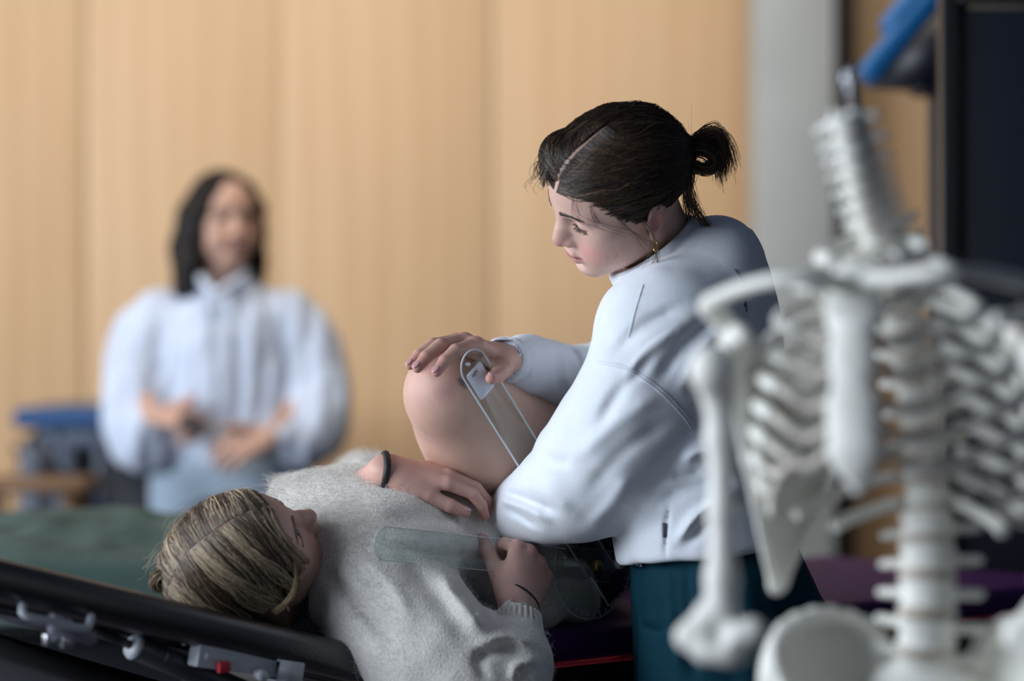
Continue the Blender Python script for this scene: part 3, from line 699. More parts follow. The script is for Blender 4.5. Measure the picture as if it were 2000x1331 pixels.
def therapist():
    root = thing('person', 'person with tied-back brown hair in a white sweatshirt leaning over the treatment table', 'person', (.30, 3.25, 0))
    hc = P(1216, 382, 3.17); sc = .945
    R = np.array([[-.446, -.862, -.241], [.705, -.172, -.688], [.551, -.477, .684]]); R, _ = np.linalg.qr(R); R *= np.sign(np.diag(R.T @ np.array([[-.446, -.862, -.241], [.705, -.172, -.688], [.551, -.477, .684]])))
    H = lambda p: np.asarray(p) @ R.T * sc + hc
    nb = P(1310, 520, 3.26)
    c = Clay(hc + (-.15, -.17, -.22), hc + (.18, .22, .16), .0016); c.frame(R, hc, sc); build_head(c, neck=False)
    c.frame(); c.chain([H((0, -.022, -.02)), H((0, -.022, -.075)), nb], [.050, .047, .058], .02)
    c.cone(H((-.045, -.01, -.045)), nb + (-.05, -.02, -.01), .012, .010, .02)
    headclay = c; V, F = c.mesh(); p = (V - hc) @ R / sc
    C = head_tints(p, SKIN, LIP, BLUSH)
    nz = noise(p, .006) + .6 * noise(p, .003); w = np.clip(1 - np.linalg.norm((p - (-.046, .052, -.036)) / (.03, .04, .022), axis=1), 0, 1) * np.clip(nz * 1.6 - .1, 0, 1) * .75
    C = C * (1 - w[:, None]) + np.array((.40, .13, .16)) * w[:, None]
    parts, cols = [(V, F)], [C]
    # right hand (far side) lies over the knee, thumb on the goniometer
    wr = P(985, 704, 3.270)
    c = Clay(wr + (-.22, -.16, -.14), wr + (.12, .12, .10), .0015)
    h = build_hand(c, wr, P(893, 668, 3.205) - wr, (-.15, -.32, 1), (.35, .55, .35), 1, 1.0, .06, forearm=P(1060, 722, 3.37), fr=.033, wr=.023,
                   curls=[(.46, .40, .25), (.42, .40, .25), (.40, .40, .25), (.42, .42, .25)], thumb_dir=P(958, 745, 3.09) - P(952, 705, 3.235))
    V, F = c.mesh(); parts.append((V, F)); cols.append(hand_tints(V, np.tile(np.array(SKIN) * (.93, .88, .86), (len(V), 1)), h, (.54, .22, .20), 0)); hand_r = h
    # left hand (near side) presses on the hip under the cuff
    wl = P(1004, 1026, 3.35)
    c = Clay(wl + (-.16, -.14, -.16), wl + (.16, .18, .12), .0018)
    h2 = build_hand(c, wl, P(1012, 1085, 3.44) - wl, (-.55, -.75, .25), (.3, .3, .2), 1, .95, .08, forearm=P(1055, 1000, 3.27), fr=.034)
    V, F = c.mesh(); parts.append((V, F)); cols.append(hand_tints(V, np.tile(np.array(SKIN) * .95, (len(V), 1)), h2, (.54, .22, .20), 0))
    cb = Clay((0, 2.98, .05), (.5, 3.62, 1.42), .012)
    X = lambda px, d=3.25: P(px, 0, d)[0]; Z = lambda py, d=3.25: P(0, py, d)[2]
    cb.loft([(.88, X(1425), 3.25, .09, .125), (Z(1000), X(1385), 3.25, .085, .115), (Z(760), X(1352), 3.25, .09, .135), (Z(620), X(1350), 3.25, .075, .13), (Z(540), X(1325), 3.255, .05, .07)])
    cb.chain([P(1300, 630, 3.13), P(1185, 900, 3.17), wl], [.045, .037, .024], .02); cb.chain([P(1320, 620, 3.38), P(1185, 752, 3.555), wr + (.02, .03, 0), wr], [.04, .026, .02, .02], .02); cb.cone(nb, P(1330, 560, 3.26), .055, .06, .02)
    for y, x in ((3.16, .275), (3.34, .31)): cb.chain([(x, y, .9), (x, y, .48), (x + .02, y, .08)], [.065, .05, .035], .02)
    V, F = cb.mesh(); parts.append((V, F)); cols.append(np.tile(SKIN, (len(V), 1)))
    V, F = join(parts); body = link_mesh('body', V, F, M['skin'], root, cols=np.concatenate(cols))
    # finger nails
    nailm = mat('nail', (.60, .33, .33), .3, col2=(.56, .30, .30), nscale=100, coat=.2)
    for t, q, r in hand_r['tips']:
        d = unit(t - q); up = unit(hand_r['R'][:, 2] + 0 * d - d * (hand_r['R'][:, 2] @ d))
        if t is hand_r['tips'][4][0]: up = unit(np.array((-.1, -.8, .45)) - d * (np.array((-.1, -.8, .45)) @ d))
        cN = Clay(t - .02, t + .02, .001); cN.ell(t + up * r * .62 - d * r * .1, (r * .78, r * .6, r * .2), 0, R=basis(up, d)); v, f = cN.mesh(); link_mesh('fingernail', v, f, nailm, body)
    for nm, (v, f) in (('eyebrows', brow_hairs(R, hc, sc, headclay, 2)), ('eyelashes', lash_hairs(R, hc, sc, 3))):
        o = link_mesh(nm, v, f, M['hair'], body, cols=np.tile((.028, .018, .013), (len(v), 1))); o['kind'] = 'stuff'

    # ---- hair: cap, combed strands, bun, loose wisps
    EC, ER = np.array((0, -.006, .046)), np.array((.079, .101, .0862))
    tie = np.array((0.0, -.108, .020))
    c = Clay(hc - .17, hc + .17, .0022); c.frame(R, hc, sc)
    c.ell(EC, ER - .0012, .01); c.half((0, .083, .088), (0, .80, -.60), .008)
    c.ell((.028, .058, .092), (.034, .028, .026), .03)
    c.cone(tie + (0, .03, 0), tie + (0, .004, 0), .04, .016, .03); c.half((0, -.05, -.052), (0, .25, -1), .02)
    c.ell((-.078, .012, -.022), (.03, .022, .030), .006, 'sub'); c.ell((.078, .012, -.022), (.03, .022, .030), .006, 'sub')
    c.ell((-.085, -.014, -.014), (.025, .018, .020), .006, 'sub')
    part = [(-.004, .090, .070), (-.008, .068, .104), (-.010, .030, .131), (-.008, .0, .139)]
    V, F = c.mesh(); p = (V - hc) @ R / sc
    Cc = np.tile((.022, .014, .010), (len(p), 1)); pl = catmull(part, 30)
    xp = np.interp(-p[:, 1], -pl[:, 1], pl[:, 0]); w = (np.clip(1.6 - np.abs(p[:, 0] - xp) / .0024, 0, 1) * (p[:, 2] > .05) * np.clip((p[:, 1] + .005) / .01, 0, 1))[:, None]; Cc = Cc * (1 - w) + np.array((.46, .29, .23)) * w
    mats = [link_mesh('hair', V, F, M['hair'], root, cols=Cc)]; cap = mats[0]
    g = np.random.default_rng(5); allV, allC = [], []
    def front(u):                                  # hairline from left ear (u=0) over the forehead to the right ear (u=1)
        a = (u - .5) * 2; ang = a * 1.50; x = .083 * np.sin(ang); z = -.012 + .102 * np.cos(ang) ** .9; y = .0170 / .8 + z * .75 * 1.0
        return np.stack([x, np.clip(y, -.02, .09), z], -1)
    def add(path, r0, r1, base, var, light, frac, seed, grad=None):
        W = path @ R.T * sc + hc; v, f = strands(W, r0, r1, seed); allV.append((v, f)); allC.append(strand_cols(len(path), path.shape[1], base, var, light, frac, seed, grad))
    dk, lt = (.030, .018, .011), (.105, .062, .034)
    S = 1500; u = g.random(S); a = front(u) + g.normal(size=(S, 3)) * .003; a[:, 2] += g.random(S) ** 2 * .03; a[:, 1] -= g.random(S) * .012
    b = np.tile(tie, (S, 1)) + g.normal(size=(S, 3)) * .007; m = (a + b) / 2 + np.stack([np.sign(a[:, 0]) * .03 * np.abs(a[:, 0]) / .06, np.zeros(S), .02 * np.cos((u - .5) * 3)], 1)
    near = np.abs(a[:, 0] + .008) < .014; m[near, 0] = np.where(a[near, 0] < -.008, -.075, .075); keep = np.abs(a[:, 0] + .006) > .0035; a, m, b = a[keep], m[keep], b[keep]; S = len(a)
    add(skull_paths(a, m, b, EC, ER, 16, .0005 + .003 * g.random(S), .0005 + .004 * g.random(S), .035, 1), .00055, .00045, dk, .35, lt, .16, 1)
    S = 1300; t = g.random(S); pp = catmull(part, 100)[(t * 99).astype(int)]; sd = np.where(g.random(S) < .5, -1.0, 1.0)
    a = pp + np.stack([sd * (.0030 + .0015 * g.random(S)), g.normal(size=S) * .002, np.zeros(S)], 1)
    m = a * .45 + np.stack([sd * (.075 + .03 * g.random(S)), np.zeros(S) - .012, .035 + .03 * t], 1); b = np.tile(tie, (S, 1)) + g.normal(size=(S, 3)) * .008
    add(skull_paths(a, m, b, EC, ER, 18, .0006 + .0015 * g.random(S), .001 + .004 * g.random(S), .03, 2), .00055, .00045, dk, .35, lt, .2, 2)
    S = 500; x = (g.random(S) - .5) * .15; a = np.stack([x, -.03 - .06 * np.sqrt(np.clip(1 - (x / .08) ** 2, 0, 1)), np.full(S, -.035) + g.random(S) * .02], 1); b = np.tile(tie, (S, 1)) + g.normal(size=(S, 3)) * .006
    add(skull_paths(a, (a + b) / 2, b, EC, ER, 10, .001 + .002 * g.random(S), .002 + .003 * g.random(S), .02, 3), .0005, .0004, dk, .3, lt, .15, 3)
    S = 260; a = np.stack([.004 + .06 * g.random(S), .085 + .004 * g.normal(size=S), .088 - .02 * g.random(S)], 1); m = a + np.stack([.015 * np.ones(S), np.zeros(S), .05 * np.ones(S)], 1); b = np.tile(tie, (S, 1)) + g.normal(size=(S, 3)) * .008
    ph = skull_paths(a, m, b, EC, ER, 16, .004 + .012 * g.random(S), .002 + .003 * g.random(S), .03, 6); add(ph, .0005, .0004, dk, .3, lt, .2, 6)
    S = 3600; Vc, _ = c.mesh(); pc = (Vc - hc) @ R / sc; ok = np.nonzero((np.abs(pc[:, 0] + .008) > .0045) | (pc[:, 1] < -.01) | (pc[:, 2] < .05))[0]; ro = Vc[g.choice(ok, S)]
    tW = H(tie)
    def flow(q):
        l = (q - hc) @ R / sc; v = unit_rows(tie - l); pl_ = np.sign(l[:, 0] + .008) * np.exp(-np.abs(l[:, 0] + .008) / .035) * np.clip((l[:, 1] + .03) / .05, 0, 1) * np.clip(l[:, 2] / .06, 0, 1)
        return (v + np.stack([pl_ * 1.3, np.zeros(len(q)), np.zeros(len(q))], 1)) @ R.T
    ph = flow_paths(c, ro, flow, 10, .0075, .0004 + .0022 * g.random(S), .16, 8); v, f = strands(ph, .00055, .0004, 8); allV.append((v, f)); allC.append(strand_cols(S, 10, dk, .35, lt, .2, 8))
    S = 1100; kk = g.integers(0, 99, S); pr = catmull(part, 100)[kk]; sg = np.where(g.random(S) < .5, -1., 1.); ro = H(pr + np.stack([sg * (.0024 + .007 * g.random(S) ** 1.5), g.normal(size=S) * .001, np.zeros(S)], 1))
    ph = flow_paths(c, ro, flow, 11, .007, .0003 + .0012 * g.random(S), .10, 18); v, f = strands(ph, .0005, .0004, 18); allV.append((v, f)); allC.append(strand_cols(S, 11, dk, .35, lt, .2, 18))
    # bun, fan of ends and wisps, drawn in the round about the tie
    tw = H(tie); d0 = tw[1]; Q = lambda px, py, dd=0.0: P(px, py, d0 + dd)
    bun, bunC = [], []
    def wisps(curves, cnt, s0, s1, n, r0, r1, base, light, frac, seed):
        ph = free_strands(curves, cnt, s0, s1, n, seed); v, f = strands(ph, r0, r1, seed); bun.append((v, f)); bunC.append(strand_cols(len(ph), n, base, .3, light, frac, seed))
    br, lb = (.085, .052, .028), (.26, .165, .088)
    wisps([[Q(1338, 292), Q(1362, 272, -.01), Q(1392, 262, -.01), Q(1408, 285), Q(1412, 330, .005)], [Q(1340, 295), Q(1365, 282, .01), Q(1390, 275, .01), Q(1402, 300, .01), Q(1408, 345, .01)],
           [Q(1340, 290), Q(1368, 265), Q(1398, 256), Q(1414, 282), Q(1420, 318)]], 130, .0022, .0065, 16, .0005, .00022, br, lb, .35, 11)
    wisps([[Q(1345, 297, -.012), Q(1372, 288, -.022), Q(1398, 300, -.022), Q(1402, 322, -.018), Q(1380, 334, -.014), Q(1355, 328, -.012), Q(1346, 312, -.010)],
           [Q(1345, 300, -.004), Q(1370, 296, -.018), Q(1388, 306, -.020), Q(1388, 320, -.018), Q(1372, 326, -.016), Q(1352, 318, -.012)]], 150, .0026, .0026, 20, .0005, .0004, (.05, .031, .017), lb, .25, 12)
    wisps([[Q(1340, 305), Q(1350, 340, .01), Q(1340, 380, .02), Q(1345, 420, .03), Q(1352, 446, .03)], [Q(1335, 310, -.01), Q(1342, 350), Q(1352, 390, .01), Q(1362, 425, .02)], [Q(1338, 310, -.02), Q(1336, 345, -.02), Q(1345, 390, 0), Q(1372, 430, .01), Q(1392, 462, .01), Q(1390, 482, .0), Q(1380, 478, .0)]], 45, .003, .0035, 18, .00045, .0002, br, lb, .3, 13)
    e0 = H((-.078, .012, .004))[1]
    wisps([[P(1250, 420, e0), P(1268, 450, e0 - .01), P(1280, 480, e0 - .008), P(1278, 510, e0), P(1262, 532, e0)], [P(1255, 425, e0), P(1276, 460, e0 - .01), P(1284, 500, e0 - .005), P(1282, 520, e0)]], 9, .0012, .0035, 16, .00035, .0002, br, lb, .2, 14)
    f0 = H((-.03, .085, .07))[1]
    wisps([[H((.03, .088, .080)), H((.03, .100, .080)), H((.03, .112, .072)), H((.028, .110, .062))], [H((-.035, .076, .078)), H((-.045, .084, .055)), H((-.052, .072, .036)), H((-.06, .058, .026))], [H((-.05, .066, .07)), H((-.062, .066, .04)), H((-.068, .05, .022)), H((-.074, .03, .006))], [H((-.065, .045, .06)), H((-.078, .035, .02)), H((-.080, .018, -.012)), H((-.078, .006, -.04))]], 8, .0016, .0055, 12, .0003, .00015, dk, lt, .2, 15)
    wisps([[H((.035, .085, .100)), H((.035, .092, .098)), H((.034, .098, .088)), H((.03, .097, .080))], [H((.03, .088, .098)), H((.028, .096, .09)), H((.026, .097, .078))]], 12, .003, .005, 12, .0004, .0002, dk, lt, .15, 16)
    # fly-away hairs on the outline
    S = 110; a = unit_rows(g.normal(size=(S, 3)) + (0, -.3, .9)); q0 = EC + a * ER; tdir = unit_rows(tie - q0); ph = np.stack([q0 + tdir * .02 * k + a * .005 * math.sin(k * .8) + g.normal(size=(S, 3)) * .0012 for k in range(5)], 1); add(ph, .00022, .00012, lt, .3, None, 0, 9)
    v, f = join(allV); st = link_mesh('combed_strands', v, f, M['hair'], cap, cols=np.concatenate(allC)); st['kind'] = 'stuff'
    v, f = join(bun); st = link_mesh('bun_and_wisps', v, f, M['hair'], cap, cols=np.concatenate(bunC)); st['kind'] = 'stuff'
    beads = []
    ax = unit(H(tie + (0, -.02, 0)) - tw); Bs = basis(ax)
    for k in range(11):
        an = k / 11 * 2 * math.pi; q = tw + Bs @ np.array([.0125 * math.cos(an), .0125 * math.sin(an), .002 * math.sin(3 * an)]); cN = Clay(q - .008, q + .008, .0012); cN.ell(q, .0048, 0); beads.append(cN.mesh())
    beads.append(tube([tw + Bs @ np.array([.0115 * math.cos(a), .0115 * math.sin(a), 0]) for a in np.linspace(0, 2 * math.pi, 25)], .0026, 6))
    simple('hair_tie', join(beads), M['hair_tie'], root, True)
    # small gold hoop
    lo = H((-.078, -.001, -.034)); pts = [lo + np.array((.0028 * math.sin(a), -.004 + .002 * math.cos(a), -.006 + .0062 * math.cos(a))) for a in np.linspace(0, 2 * math.pi, 25)]
    simple('earring', tube(pts, .0014, 8), M['gold'], root, True)

    # ---- sweatshirt
    c = Clay(P(940, 1120, 3.2) + (0, -.22, 0), P(1600, 420, 3.2) + (0, .48, 0), .0034)
    lo = [(Z(1130), X(1378), 3.25, .118, .168), (Z(1060), X(1372), 3.25, .120, .170), (Z(980), X(1362), 3.25, .126, .172), (Z(880), X(1355), 3.25, .126, .175), (Z(780), X(1348), 3.25, .130, .185), (Z(690), X(1345), 3.25, .126, .190), (Z(620), X(1345), 3.25, .110, .170), (Z(570), X(1340), 3.255, .088, .125), (Z(525), X(1325), 3.26, .055, .070), (Z(500), X(1320), 3.262, .035, .040)]
    c.loft(lo, .02, power=2.2)
    c.ell(P(1400, 545, 3.25), (.055, .12, .055), .07); c.ell(P(1262, 642, 3.13), (.060, .075, .070), .07); c.ell(P(1385, 590, 3.18), (.065, .07, .055), .07)
    c.ell(P(1395, 500, 3.26), (.04, .075, .045), .07)
    c.chain([P(1315, 640, 3.12), P(1255, 767, 3.105), P(1195, 855, 3.13), P(1140, 932, 3.18), P(1085, 970, 3.22), P(1038, 990, 3.285), P(1012, 1000, 3.33)], [.082, .0745, .0735, .072, .058, .047, .040], .022, n=13)
    c.cone(P(1175, 980, 3.17), P(1225, 935, 3.15), .042, .058, .03)
    c.chain([P(1315, 650, 3.40), P(1240, 730, 3.50), P(1180, 748, 3.55), P(1110, 738, 3.45), P(1045, 716, 3.35), P(1012, 708, 3.295)], [.080, .064, .052, .043, .0375, .033], .02, n=12)
    c.cone(P(1006, 707, 3.292), P(985, 703, 3.272), .0305, .0310, .006)                                # far cuff
    c.cone(P(1010, 1003, 3.32), P(994, 1018, 3.36), .034, .034, .008)                                # near cuff
    c.cone(P(1000, 706, 3.288), P(960, 700, 3.245), .0265, .027, .002, 'sub'); c.cone(P(1000, 1018, 3.34), P(980, 1045, 3.40), .031, .031, .002, 'sub')
    c.half(P(1300, 1084, 3.25), (.14, 0, -1), .012, lo=(P(1175, 0, 3.25)[0], 2.9, .85), hi=(.6, 3.7, 1.0))
    axn = unit((-.58, -.22, .78)); rc = P(1280, 492, 3.225); c.cone(rc + axn * -.02, rc + axn * .10, .059, .066, .006, 'sub')
    # cloth folds
    c.bump(lambda q: .0035 * noise(q, .07) + .0016 * noise(q, .03))
    c.folds([([(1200, 690), (1255, 640), (1330, 600)], 13, -.006), ([(1215, 760), (1260, 690), (1340, 630)], 12, .007), ([(1170, 830), (1215, 760), (1275, 690)], 13, -.007), ([(1285, 745), (1330, 680), (1400, 610)], 14, -.009), ([(1330, 760), (1370, 690), (1440, 620)], 13, .008),
             ([(1120, 900), (1200, 830), (1290, 770)], 18, .005), ([(1150, 960), (1220, 880), (1310, 820)], 16, -.004), ([(1040, 880), (1075, 900), (1120, 905)], 12, -.0035), ([(985, 962), (1030, 978), (1085, 1000)], 8, -.007), ([(972, 990), (1010, 1005), (1050, 1030)], 7, -.007), ([(968, 975), (1020, 992), (1070, 1018)], 7, .004), ([(1010, 940), (1060, 960), (1120, 1000)], 14, .005),
             ([(1230, 930), (1190, 990), (1150, 1030)], 15, .004)], dmax=3.23)
    c.folds([([(1330, 905), (1370, 880), (1420, 890)], 12, .009), ([(1290, 980), (1350, 950), (1440, 930)], 15, -.006), ([(1320, 1060), (1370, 1000), (1440, 960)], 11, .009), ([(1345, 1060), (1385, 1015), (1430, 985)], 11, -.006), ([(1310, 930), (1345, 930), (1370, 915)], 11, -.006), ([(1300, 1085), (1302, 1030), (1308, 990)], 4, -.004), ([(1440, 900), (1480, 960), (1520, 980)], 14, -.005), ([(1440, 760), (1480, 800), (1530, 810)], 12, .006)], dmax=3.27)
    c.folds([([(1050, 668), (1075, 700), (1085, 745)], 8, -.006), ([(1080, 672), (1100, 700), (1110, 760)], 9, .005), ([(1105, 675), (1128, 700), (1135, 760)], 7, -.006), ([(1020, 690), (1035, 720), (1025, 760)], 6, -.003)], dmin=3.33)
    V, F = c.mesh(); sw = link_mesh('sweatshirt', V, F, M['sweat'], root)
    # seams of the dropped shoulder and the neck panel
    def seam(pix, d, r=.0011):
        q = drape(np.array([P(a, b, d) for a, b in catmull(np.array([(x, y, 0.) for x, y in pix]), 40)[:, :2]]), c, (0, 1, 0), .0002); return tube(q, r, 5)
    simple('shoulder_seam', join([seam([(1160, 704), (1215, 716), (1275, 752), (1325, 800), (1350, 832)], 3.12), seam([(1162, 709), (1215, 721), (1272, 757), (1321, 805), (1345, 836)], 3.12)]), M['thread'], sw, True)
    simple('neck_seam', seam([(1252, 558), (1235, 610), (1222, 660)], 3.12, .0009), M['thread'], sw, True)
    # ribbed collar
    Bn = basis(axn, (1, 0, 0)); ring = [rc + axn * -.004 + Bn @ np.array([.0635 * math.cos(a), .0635 * math.sin(a), 0]) for a in np.linspace(0, 2 * math.pi, 41)]
    simple('collar', tube(ring, .0090, 10, caps=False, ell=1.9, up=axn), M['rib'], sw, True)
    for name, a, b, r in (('cuff', P(1008, 707, 3.294), P(984, 703, 3.270), .0318),):
        simple(name, tube([a, (a + b) / 2, b, b - (b - a) * .02], [r * .98, r, r, r * .9], 28, caps=False), M['rib'], sw, True)
    # side tab, back print
    t0 = drape(np.array([P(1296, 1022, 3.1), P(1297, 1036, 3.1), P(1298, 1050, 3.1)]), c, (0, 1, 0), .001); simple('side_tab', tube(t0, .0024, 6, ell=.6), M['print'], sw, True)
    tdir = unit((-.82, .57, 0)); tx = unit(np.cross((0, 0, 1.), -tdir))
    for body_, size, px, py, dd, rot in (('ON', .052, 1478, 905, 3.10, .16), ('GOOD TO', .012, 1468, 922, 3.10, .16)):
        v, f = text_mesh(body_, size); cr_, sr_ = math.cos(rot), math.sin(rot); ex = tx * cr_ + np.array((0, 0, sr_)); ez = -tx * sr_ + np.array((0, 0, cr_))
        W = P(px, py, 3.12) + v[:, :1] * ex + v[:, 1:2] * ez; W = drape(W - tdir * .12, c, tdir, .0008); simple('back_print', (W, f), M['print'], sw)
    for pix in ([(1458, 525), (1462, 545), (1470, 560)], [(1430, 600), (1440, 590), (1436, 610)], [(1470, 690), (1474, 720), (1468, 750)], [(1505, 800), (1520, 792), (1535, 798)]):
        q = drape(np.array([P(a, b, 3.1) for a, b in catmull(np.array([(x, y, 0.) for x, y in pix]), 14)[:, :2]]) - tdir * .1, c, tdir, .0004); simple('back_print', tube(q, .0010, 5), M['print'], sw, True)
    # ---- trousers, waistband, shoes
    c = Clay((.10, 3.0, .02), (.55, 3.55, Z(1050)), .005)
    c.loft([(.70, X(1440), 3.25, .135, .175), (Z(1300), X(1432), 3.25, .130, .178), (Z(1180), X(1424), 3.25, .128, .175), (Z(1100), X(1405), 3.25, .115, .160), (Z(1060), X(1395), 3.25, .105, .150)], .02)
    for y, x in ((3.15, .285), (3.35, .315)): c.loft([(.04, x + .03, y, .075, .08), (.4, x + .02, y, .085, .085), (.72, x, y, .115, .098), (.86, x, y, .12, .10)], .03)
    c.bump(lambda q: .006 * noise(q * (1, 1, .35), .06) + .003 * noise(q * (1, 1, .5), .025))
    c.folds([([(1300, 1110), (1310, 1220), (1330, 1331)], 13, .007), ([(1345, 1110), (1350, 1220), (1360, 1331)], 11, -.006)], dmax=3.3)
    V, F = c.mesh(); link_mesh('trousers', V, F, M['teal'], root)
    q = [P(1252 + 8 * k, 1100 - 2 * k, 3.12) for k in range(3)]
    wb = drape(np.array([[*P(px, py, 3.05)] for py in (1096, 1111, 1127) for px in (1241, 1249, 1257, 1266)]), c, (0, 1, 0), .005)
    f = [(r * 4 + k, r * 4 + k + 1, (r + 1) * 4 + k + 1, (r + 1) * 4 + k) for r in range(2) for k in range(3)]
    wv = np.concatenate([wb, wb + (0, .003, 0)]); ff = f + [tuple(i + 12 for i in reversed(t)) for t in f]; simple('waistband', (wv, np.array(ff)), M['stripe'], root, True)
    for y, x in ((3.15, .31), (3.35, .34)):
        c = Clay((x - .24, y - .08, -.01), (x + .10, y + .08, .15), .006); c.cone((x + .03, y, .05), (x - .15, y, .036), .045, .038, .01); c.cone((x + .02, y, .07), (x + .02, y, .11), .045, .045, .02); c.half((0, 0, .002), (0, 0, -1), .003)
        V, F = c.mesh(); link_mesh('shoe', V, F, M['white_shoe'], root)
def unit_rows(a): return a / np.linalg.norm(a, axis=-1, keepdims=True)
therapist()

# ------------------------------------------------------------------ the treatment table
UT = unit((.78, .63, 0)); NT = np.array((UT[1], -UT[0], 0)); P0 = np.array((.052, 3.30, 0))
def T(t, n=0.0, z=0.0): return P0 + UT * t + NT * n + np.array((0, 0, z))        # along the table, outwards from the near edge, height
RT = np.stack([UT, -NT, (0, 0, 1)], 1)
M['purple'] = mat('purple_vinyl', (.050, .013, .088), .55, col2=(.062, .018, .108), nscale=6, bump=.2, bscale=150, spec=.15)
M['leather'] = mat('black_leather', (.007, .008, .012), .30, col2=(.011, .012, .017), nscale=30, bump=.3, bscale=420, spec=.9)
M['red'] = mat('red_piping', (.55, .02, .04), .5, col2=(.48, .02, .04), nscale=50)
M['steel'] = mat('brushed_steel', (.55, .58, .62), .3, 1.0, col2=(.5, .52, .56), nscale=60)
M['cream_metal'] = mat('painted_metal', (.50, .53, .57), .4, 0, col2=(.46, .49, .53), nscale=20)
M['grey_foam'] = mat('grey_grip', (.16, .16, .20), .7, col2=(.19, .19, .23), nscale=60, bump=.2)
M['strut'] = mat('grey_tube', (.045, .05, .058), .4, col2=(.055, .06, .07), nscale=12)
M['black_metal'] = mat('black_metal', (.012, .012, .014), .4, col2=(.016, .016, .018), nscale=20)
def pad(lo_t, hi_t, n0, n1, z0, z1, slope=0.0, bev=.03, res=.006, dent=None):
    """upholstered slab in table coordinates, tilted by slope about its low end"""
    L = hi_t - lo_t; a = math.atan(slope); ax = math.cos(a) * UT + np.array((0, 0, -math.sin(a))); Rl = np.stack([ax, -NT, np.cross(ax, -NT)], 1)
    bm = bmesh.new(); bmesh.ops.create_cube(bm, size=1); bmesh.ops.scale(bm, vec=(L, n1 - n0, z1 - z0), verts=bm.verts)
    bmesh.ops.subdivide_edges(bm, edges=bm.edges[:], cuts=0)
    bmesh.ops.bevel(bm, geom=bm.edges[:], offset=bev, segments=6, profile=.55, affect='EDGES'); bmesh.ops.triangulate(bm, faces=[f for f in bm.faces if len(f.verts) > 4])
    bm.verts.index_update(); V = np.array([v.co[:] for v in bm.verts]); F = np.array([[v.index for v in f.verts] + ([f.verts[2].index] if len(f.verts) == 3 else []) for f in bm.faces]); bm.free()
    V = V @ Rl.T + T((lo_t + hi_t) / 2, (n0 + n1) / 2, (z0 + z1) / 2); return V, F
def table():
    tb = thing('treatment_table', 'treatment table with purple mattress, red piping and raised black headrest under the lying person', 'table', tuple(T(.1, -.31)))
    simple('mattress', pad(-.228, 1.20, -.62, .0, .785, .832, bev=.018), M['purple'], tb, True)
    z = .787; simple('piping', tube([T(-.25, .004, z), T(1.19, .004, z), T(1.205, -.01, z), T(1.205, -.61, z), T(1.19, -.624, z), T(-.25, -.624, z)], .0042, 8), M['red'], tb, True)
    # raised black head section
    sl = math.tan(math.radians(15.3)); lt, ht = -1.02, -.232; zc = lambda t: .806 + (-.2865 - t) * sl
    hp = simple('headrest', pad(lt, ht, -.62, .0, zc((lt + ht) / 2) - .0245, zc((lt + ht) / 2) + .0245, sl, .0235), M['leather'], tb, True)
    simple('headrest_board', pad(lt + .04, ht - .02, -.58, -.06, zc((lt + ht) / 2) - .035, zc((lt + ht) / 2) - .0245, sl, .003), M['black_metal'], tb)
    Hh = lambda px, py, n=-.02: onplane(px, py, n)
    def onplane(px, py, n):                                    # point of the pixel ray in the vertical plane n metres outside the near edge
        o = np.array((0, 0, CAM_H)); d = P(px, py, 1.0) - o; s = ((P0 + NT * n - o) @ NT) / (d @ NT); return o + d * s
    H = onplane
    simple('rail', tube([H(8, 1164, -.03), H(150, 1191, -.03)], .004, 8), M['cream_metal'], tb, True)
    simple('rail', tube([H(160, 1199, -.035), H(400, 1248, -.035)], .0035, 8), M['steel'], tb, True)
    simple('handle', tube(catmull([H(47, 1172, -.03), H(44, 1188, .0), H(50, 1203, .01), H(100, 1215, .012), H(155, 1227, .012), H(172, 1224, .01), H(178, 1207, .0), H(176, 1199, -.03)], 40), .0048, 10), M['cream_metal'], tb, True)
    simple('grip', tube([H(97, 1224, .0), H(101, 1227, .0), H(180, 1249, .0), H(187, 1252, .0)], [.004, .0085, .0085, .004], 14), M['grey_foam'], tb, True)
    cl = simple('clamp', join([box(H(113, 1199, -.03), (.010, .008, .009), RT, .002), box(H(133, 1205, -.03), (.003, .006, .014), RT, .001)]), M['steel'], tb)
    simple('bracket', join([box(H(105, 1248, -.01), (.013, .006, .007), RT, .002), box(H(130, 1252, -.005), (.008, .006, .008), RT, .002)]), M['steel'], tb)
    simple('chrome_tube', tube([H(-40, 1195, -.06), H(100, 1228, -.06)], .006, 10), M['steel'], tb, True)
    simple('piston_rod', tube([H(175, 1228, -.05), H(268, 1266, -.05)], .0055, 12), M['black_metal'], tb, True)
    a, b = H(262, 1264, -.05), H(520, 1372, -.05); d = unit(b - a)
    st = simple('gas_strut', tube([a, a + d * .002, b], [.0145, .0155, .0155], 20), M['strut'], tb, True)
    simple('strut_collar', tube([a - d * .006, a - d * .001, a + d * .003], [.0135, .0165, .0165], 20), M['cream_metal'], st, True)
    c, s_ = H(312, 1283, -.05), None; simple('strut_ring', tube([c, c + d * .0012], .0159, 20), M['steel'], st, True)
    br = simple('housing', join([box(H(455, 1290, -.02), (.058, .012, .014), basis((.2 * UT + (0, 0, 1)), UT - (0, 0, .2)), .002), box(H(430, 1286, -.008), (.022, .003, .004), basis((.2 * UT + (0, 0, 1)), UT - (0, 0, .2)), .001)]), M['cream_metal'], tb)
    q = H(557, 1313, -.01); tb_fr = basis(UT - (0, 0, .2), (0, 0, 1)); w = .013
    simple('square_socket', join([box(q + tb_fr @ np.array((dx, dy, 0)), h, tb_fr) for dx, dy, h in ((w, 0, (.0015, w, .018)), (-w, 0, (.0015, w, .018)), (0, w, (w, .0015, .018)), (0, -w, (w, .0015, .018)))]), M['cream_metal'], tb)
